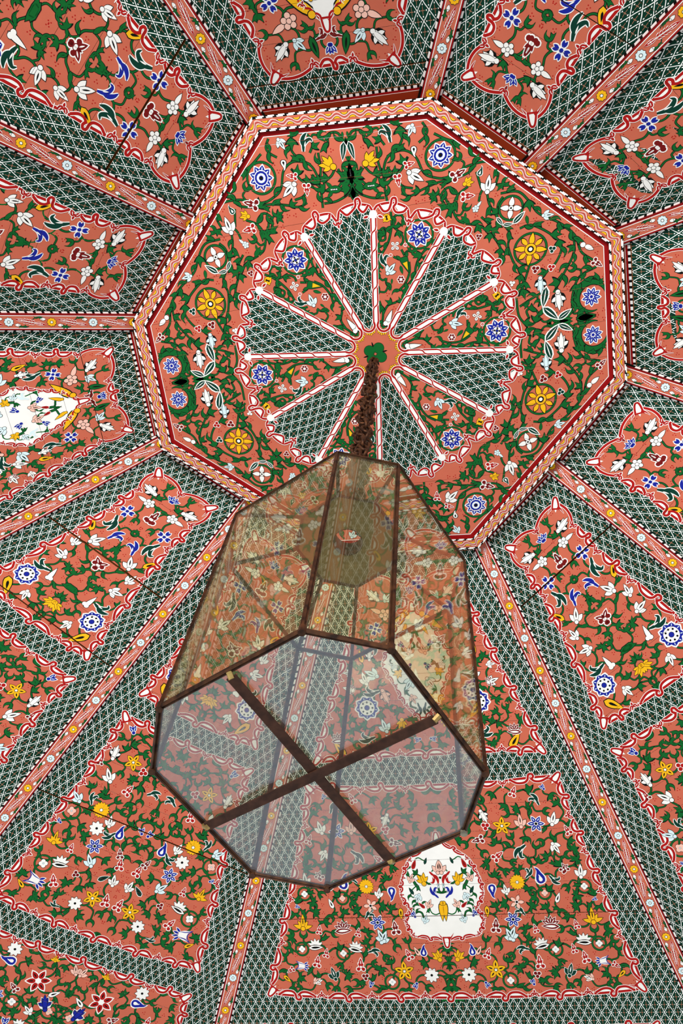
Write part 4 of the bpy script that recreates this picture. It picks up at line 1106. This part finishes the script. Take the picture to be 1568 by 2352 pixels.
for k in range(12):
    a = WROT+math.radians(30*k); am = a+math.radians(15)
    strand(hub, [pol(.135, a+.07), pol(.118, a+.05), pol(.103, a+.14), pol(.099, am), pol(.103, a+.3836), pol(.118, a+.4736), pol(.135, a+.4536)], .0085, 6, 22)
    for q in range(5):
        t = am+math.radians(-10+5*q); F = Loc(pol(.086+.004*abs(q-2), t), (.008*math.cos(t+math.pi), .008*math.sin(t+math.pi)))
        hub.add(F.poly(pet(0, -1, 1.1, 1.0)), 'black', 19); hub.add(F.poly(pet(0, -.8, .9, .75)), 'yellow', 20)
    pp = [pol(.092, a+.06), pol(.089, am), pol(.092, a+.46)]
    ribbon(hub, catmull(pp, 5), .0035, 'brown', 18)
for q in range(4):
    t = .62+q*math.pi/2; c = (WCX-.007+.029*math.cos(t), WCY+.002+.029*math.sin(t))
    hub.add(circle(c, .0245, 20), 'black', 19); hub.add(circle(c, .0228, 20), 'green', 20)
for q in range(4):
    t = q*math.pi/2-.16; F = Loc((WCX-.007+.043*math.cos(t), WCY+.002+.043*math.sin(t)), (.012*math.cos(t), .012*math.sin(t))); hub.add(F.poly(pet(0, -1, 1, .6)), 'black', 18)
build_art('hub_painting', hub.p, wmap, centre)

# ---------------------------------------------------------------- octagonal frame around the centre panel
def outset_real(d):
    out = []
    for k in range(8):
        p, c, q = np.array(OCT[k-1]), np.array(OCT[k]), np.array(OCT[(k+1) % 8])
        e1 = (c-p)/np.linalg.norm(c-p); e2 = (q-c)/np.linalg.norm(q-c)
        n1 = np.array([e1[1], -e1[0]]); n2 = np.array([e2[1], -e2[0]])
        b = n1+n2; b /= b @ n1
        out.append(c+b*d)
    return out
FB = -.010                     # underside of the frame
FW = .057; CK = .0098
rings = {d: outset_real(d) for d in (0, CK, FW-CK, FW)}
for k in range(8):
    root = empty('frame_side', ceiling)
    j = (k+1) % 8
    i0, i1, o1, o0 = rings[0][k], rings[0][j], rings[FW][j], rings[FW][k]
    V = [np.array([p[0], p[1], z])*SC+np.array([0, 0, Z0]) for z in (FB, .078) for p in (i0, i1, o1, o0)]
    mesh_obj('frame_board', V, [(0, 1, 2, 3), (7, 6, 5, 4), (0, 4, 5, 1), (1, 5, 6, 2), (2, 6, 7, 3), (3, 7, 4, 0)], [MATS['salmon'], MATS['rust'], MATS['darkred']], root, [0, 1, 2, 1, 1, 1])
    def fmap(P, lay):           # x along 0..1, y outwards 0..FW
        inn = np.outer(1-P[:, 0], i0)+np.outer(P[:, 0], i1); out = np.outer(1-P[:, 0], o0)+np.outer(P[:, 0], o1)
        t = (P[:, 1]/FW)[:, None]; X = inn*(1-t)+out*t
        return np.column_stack([X, FB-.0004-lay*EPS])*SC + np.array([0, 0, Z0])
    Ln = float(np.linalg.norm(i1-i0)); Lo = float(np.linalg.norm(o1-o0))
    A_ = Art()
    A_.add([(0, 0), (1, 0), (1, CK), (0, CK)], 'black', 1); A_.add([(0, FW-CK), (1, FW-CK), (1, FW), (0, FW)], 'black', 1)
    n = round(Ln/.0385)
    for q in range(n):
        for y0, sh in ((0, 0), (FW-CK, .5)):
            a = (q+sh*.6)/n
            A_.add([(a, y0+.0004), (min(1, a+.62/n), y0+.0004), (min(1, a+.62/n), y0+CK*.55), (a, y0+CK*.55)], 'white', 2)
            b = a+.2/n
            A_.add([(b, y0+CK*.5), (min(1, b+.62/n), y0+CK*.5), (min(1, b+.62/n), y0+CK-.0004), (b, y0+CK-.0004)], 'white', 2)
    build_art('checker_strip', A_.p, fmap, root)
    A_ = Art(); nw = round(Ln/.0575); mid = FW/2; amp = .0072
    wave = [(q/(nw*10), mid+amp*math.sin(2*math.pi*q/10+.6)) for q in range(nw*10+1)]
    def rib2(pts, w, c, l):       # ribbon with true thickness in y only
        for q in range(len(pts)-1):
            (x0, y0), (x1, y1) = pts[q], pts[q+1]; A_.add([(x0, y0-w/2), (x1, y1-w/2), (x1, y1+w/2), (x0, y0+w/2)], c, l)
    rib2(wave, .0140, 'white', 1); rib2(wave, .0100, 'salmon', 2); rib2(wave, .0050, 'white', 2.7); rib2(wave, .0040, 'red', 3.4)
    ln = Art()
    build_art('wave_painting', A_.p, fmap, root)
    B_ = Art()
    for q in range(2*nw):
        up = 1 if q % 2 else -1
        xc = (q/2+.25-.6/(2*math.pi))/nw
        yc = mid-up*(-.0095)*1
        yc = mid + (amp*.55+.0045)*(-1 if q % 2 == 0 else 1)
        s = 1 if q % 2 == 0 else -1
        pts_ = []
        for t in range(7):
            th = math.pi*t/6; pts_.append((xc+math.cos(th)*.0115/Ln, yc+s*math.sin(th)*.0088-s*.003))
        for t in range(1, 6):
            th = math.pi*(6-t)/6; pts_.append((xc+math.cos(th)*.0095/Ln, yc+s*math.sin(th)*.0028-s*.003))
        B_.add(pts_, 'yellow', 5)
        cxx = xc; B_.add([(cxx+(a-cxx)*1.16, yc+(b-yc)*1.18) for a, b in pts_], 'black', 4.0)
    build_art('crescent_row', B_.p, fmap, root)

# ---------------------------------------------------------------- hanging chain
def add_torus_link(name, length, width, wire):
    V = []; Fc = []; n1, n2 = 14, 6
    for i in range(n1):
        t = 2*math.pi*i/n1; c = (width/2*math.cos(t), 0, length/2*math.sin(t)); d = (math.cos(t), 0, math.sin(t))
        for j in range(n2):
            a = 2*math.pi*j/n2; r = wire*math.cos(a)
            V.append((c[0]+d[0]*r, wire*math.sin(a), c[2]+d[2]*r))
    for i in range(n1):
        for j in range(n2):
            Fc.append((i*n2+j, ((i+1) % n1)*n2+j, ((i+1) % n1)*n2+(j+1) % n2, i*n2+(j+1) % n2))
    me = bpy.data.meshes.new(name); me.from_pydata(V, [], Fc); me.materials.append(M_CHAIN)
    me.polygons.foreach_set('use_smooth', [True]*len(me.polygons)); return me
hx, hy = HOOK
ZT = -1.625            # where the chain meets the ring of the lantern
chain = empty('hanging_chain', None, world_pt((hx, hy, 0)))
chain['label'] = 'rusty brown iron chain bundle hanging from the hub of the octagon to the lantern'
chain['category'] = 'chain'
def tube_mesh(pts, r, n=8, closed=False):
    V = []; Fc = []; pts = [Vector(p) for p in pts]; N_ = len(pts)
    up = Vector((.3, .2, .93))
    for i in range(N_):
        a = pts[i-1] if (i > 0 or closed) else pts[i]; b = pts[(i+1) % N_] if (i < N_-1 or closed) else pts[i]
        d = (b-a).normalized(); x = d.cross(up)
        if x.length < 1e-3: x = d.cross(Vector((1, 0, 0)))
        x.normalize(); y = d.cross(x); rr = r(i/(N_-1)) if callable(r) else r
        for j in range(n):
            t = 2*math.pi*j/n; V.append(tuple(pts[i]+x*math.cos(t)*rr+y*math.sin(t)*rr))
    for i in range(N_ if closed else N_-1):
        k = (i+1) % N_
        for j in range(n): Fc.append((i*n+j, k*n+j, k*n+(j+1) % n, i*n+(j+1) % n))
    if not closed: Fc += [tuple(range(n-1, -1, -1)), tuple(range((N_-1)*n, N_*n))]
    return V, Fc
V, Fc = tube_mesh([(0, 0, .02), (0, 0, -.03), (.022, 0, -.055), (.03, 0, -.085), (.0, 0, -.11), (-.026, 0, -.085)], .008)
mesh_obj('ceiling_hook', V, Fc, [M_CHAIN], chain, smooth=True)
link = add_torus_link('chain_link', .078, .046, .0078)
total = -ZT*SC-.105; step = .056
nl = int(total/step)
for s in range(3):
    for k in range(nl):
        t = k/nl; z = -.095-k*step - s*.014
        tw = 2.2*math.pi*k/14+s*2.094
        r = (.0 if k == 0 else .026)*min(1, .4+t*1.6)
        o = bpy.data.objects.new('chain_link', link); col.objects.link(o); o.parent = chain
        o.location = (r*math.cos(tw), r*math.sin(tw), z)
        o.rotation_euler = (.18*math.sin(k*1.7+s), .18*math.cos(k*2.3+s), tw*.3+(k % 2)*math.pi/2+s*.7)

# ---------------------------------------------------------------- glass lantern
ZV, ZU, ZP = -2.4815, -1.824, -1.722
lantern = empty('glass_lantern', None, world_pt((hx, hy, ZV)))
lantern['label'] = 'large eight-sided glass lantern with dark metal edges hanging below the painted octagon'
lantern['category'] = 'lantern'
LO_ = world_pt((hx, hy, ZV))
def oct_angles(c, hg): return [math.radians(c+90*q+s*hg) for q in range(4) for s in (-1, 1)]
def lring(r, z, c=19.9, hg=14.3): return [Vector((r*math.cos(a)*SC, r*math.sin(a)*SC, (z-ZV)*SC)) for a in oct_angles(c, hg)]
VB = lring(.2585, ZV); VU = lring(.2690, ZU); VT = lring(.1255, ZP, 19.0, 20.5)
def bar_mesh(a, b, w, h, outv):
    d = (b-a).normalized(); y = (outv - d*outv.dot(d)).normalized(); x = d.cross(y)
    V = []
    prof = [(-w, -h), (w, -h), (w, h*.2), (w*.45, h*.2), (w*.45, h), (-w*.45, h), (-w*.45, h*.2), (-w, h*.2)]
    for p in (a, b):
        for u, v in prof: V.append(tuple(p+x*u+y*v))
    n = len(prof)
    return V, [tuple(range(n-1, -1, -1)), tuple(range(n, 2*n))] + [(i, (i+1) % n, (i+1) % n+n, i+n) for i in range(n)]
def bar_obj(name, a, b, w, h, outv, mat=M_BAR):
    V, Fc = bar_mesh(a, b, w, h, outv); return mesh_obj(name, V, Fc, [mat], lantern)
def pane_obj(name, pts, mat, th=.004):
    pts = [Vector(p) for p in pts]; n = (pts[1]-pts[0]).cross(pts[2]-pts[0]).normalized()*th/2; k = len(pts)
    V = [tuple(p+n) for p in pts]+[tuple(p-n) for p in pts]
    return mesh_obj(name, V, [tuple(range(k)), tuple(range(2*k-1, k-1, -1))]+[(i, i+k, (i+1) % k+k, (i+1) % k) for i in range(k)], [mat], lantern)
def shrink(pts, f): c = sum(pts, Vector())/len(pts); return [c+(p-c)*f for p in pts]
cz = Vector((0, 0, 1))
for q in range(8):
    r = (q+1) % 8
    out = lambda p: Vector((p.x, p.y, 0)).normalized()
    bar_obj('corner_bar', VB[q], VU[q], .0068, .0062, out(VB[q]))
    bar_obj('base_bar', VB[q], VB[r], .0068, .0062, out(VB[q]+VB[r])*.6-cz*.8)
    bar_obj('shoulder_bar', VU[q], VU[r], .0065, .006, out(VU[q]+VU[r]))
    bar_obj('roof_bar', VU[q], VT[q], .0060, .0055, out(VU[q])*.4+cz)
    bar_obj('collar_bar', VT[q], VT[r], .0055, .005, out(VT[q]+VT[r])*.3+cz)
    pane_obj('side_pane', shrink([VB[q], VB[r], VU[r], VU[q]], .996), G_BODY)
    pane_obj('roof_pane', shrink([VU[q], VU[r], VT[r], VT[q]], .996), G_BODY)
    V, Fc = tube_mesh([VB[q]+Vector((0, 0, -.009)), VB[q]+Vector((0, 0, .012))], .0092, 8); mesh_obj('solder_joint', V, Fc, [M_SOLDER if q == 1 else M_BAR], lantern)
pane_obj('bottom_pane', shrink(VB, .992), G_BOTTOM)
# flat cross straps under the bottom pane
mids = [(VB[q]+VB[(q+1) % 8])/2 for q in range(8)]
for n_, (a, b) in enumerate(((mids[1], mids[5]), (mids[3], mids[7]))):
    d = (b-a).normalized(); x = d.cross(cz); a2, b2 = a+d*.012, b-d*.012; z = -.008-.005*n_
    V = [tuple(p+x*s*.0125+cz*(z+h)) for h in (0, -.004) for p, s in ((a2, -1), (a2, 1), (b2, 1), (b2, -1))]
    mesh_obj('cross_strap', V, [(0, 1, 2, 3), (7, 6, 5, 4), (0, 4, 5, 1), (1, 5, 6, 2), (2, 6, 7, 3), (3, 7, 4, 0)], [M_CROSS], lantern)
    for p, e in ((a, d), (b, -d)):
        V, Fc = tube_mesh([p+e*.002+cz*(z+.004), p+e*.016+cz*(z-.006)], .0075, 7); mesh_obj('strap_clip', V, Fc, [M_BRASS], lantern)
# tin top plate with a round smoke hole and collar
hr = .036*SC; NS = 32
inner = [Vector((hr*math.cos(2*math.pi*i/NS), hr*math.sin(2*math.pi*i/NS), (ZP-ZV)*SC)) for i in range(NS)]
def on_oct(a):
    best = None
    for q in range(8):
        p, s = VT[q], VT[(q+1) % 8]; dx, dy = math.cos(a), math.sin(a); ex, ey = s.x-p.x, s.y-p.y
        den = dx*ey-dy*ex
        if abs(den) < 1e-9: continue
        t = (p.x*ey-p.y*ex)/den; u = (p.x*dy-p.y*dx)/den
        if t > 0 and -1e-6 <= u <= 1+1e-6: best = t
    return Vector((best*math.cos(a), best*math.sin(a), (ZP-ZV)*SC))
outer = [on_oct(2*math.pi*i/NS) for i in range(NS)]
V = [tuple(p-cz*.002) for p in inner]+[tuple(p-cz*.002) for p in outer]+[tuple(p+cz*.002) for p in inner]+[tuple(p+cz*.002) for p in outer]
Fc = []
for i in range(NS):
    j = (i+1) % NS
    Fc += [(i, j, NS+j, NS+i), (2*NS+i, 3*NS+i, 3*NS+j, 2*NS+j), (i, 2*NS+i, 2*NS+j, j), (NS+i, NS+j, 3*NS+j, 3*NS+i)]
mesh_obj('top_plate', V, Fc, [M_PLATE], lantern)
V = []; Fc = []; hh = .058*SC
for rr, z in ((hr, -.004), (hr, hh), (hr-.003, hh), (hr-.003, -.004)):
    V += [(rr*math.cos(2*math.pi*i/NS), rr*math.sin(2*math.pi*i/NS), (ZP-ZV)*SC+z) for i in range(NS)]
for k in range(4):
    for i in range(NS): Fc.append((k*NS+i, k*NS+(i+1) % NS, ((k+1) % 4)*NS+(i+1) % NS, ((k+1) % 4)*NS+i))
mesh_obj('collar', V, Fc, [M_BAR], lantern)
# bail that carries the lantern
zb = (ZP-ZV)*SC
pts = [(hr*1.0*math.cos(t), .012*0, zb+hh-.004+(ZT-ZP-.058)*SC*math.sin(t)) for t in [math.pi*k/14 for k in range(15)]]
V, Fc = tube_mesh(pts, .0055); mesh_obj('bail', V, Fc, [M_BAR], lantern, smooth=True)
# little door catch on the right-hand edge
pq = VB[2].lerp(VU[2], .16); pr = VB[2].lerp(VU[2], .26); o2 = Vector((VB[2].x, VB[2].y, 0)).normalized()*.012
V, Fc = tube_mesh([pq+o2*.6, pq.lerp(pr, .2)+o2*1.3, pq.lerp(pr, .8)+o2*1.3, pr+o2*.6], .0055, 7); mesh_obj('door_catch', V, Fc, [M_BAR], lantern)
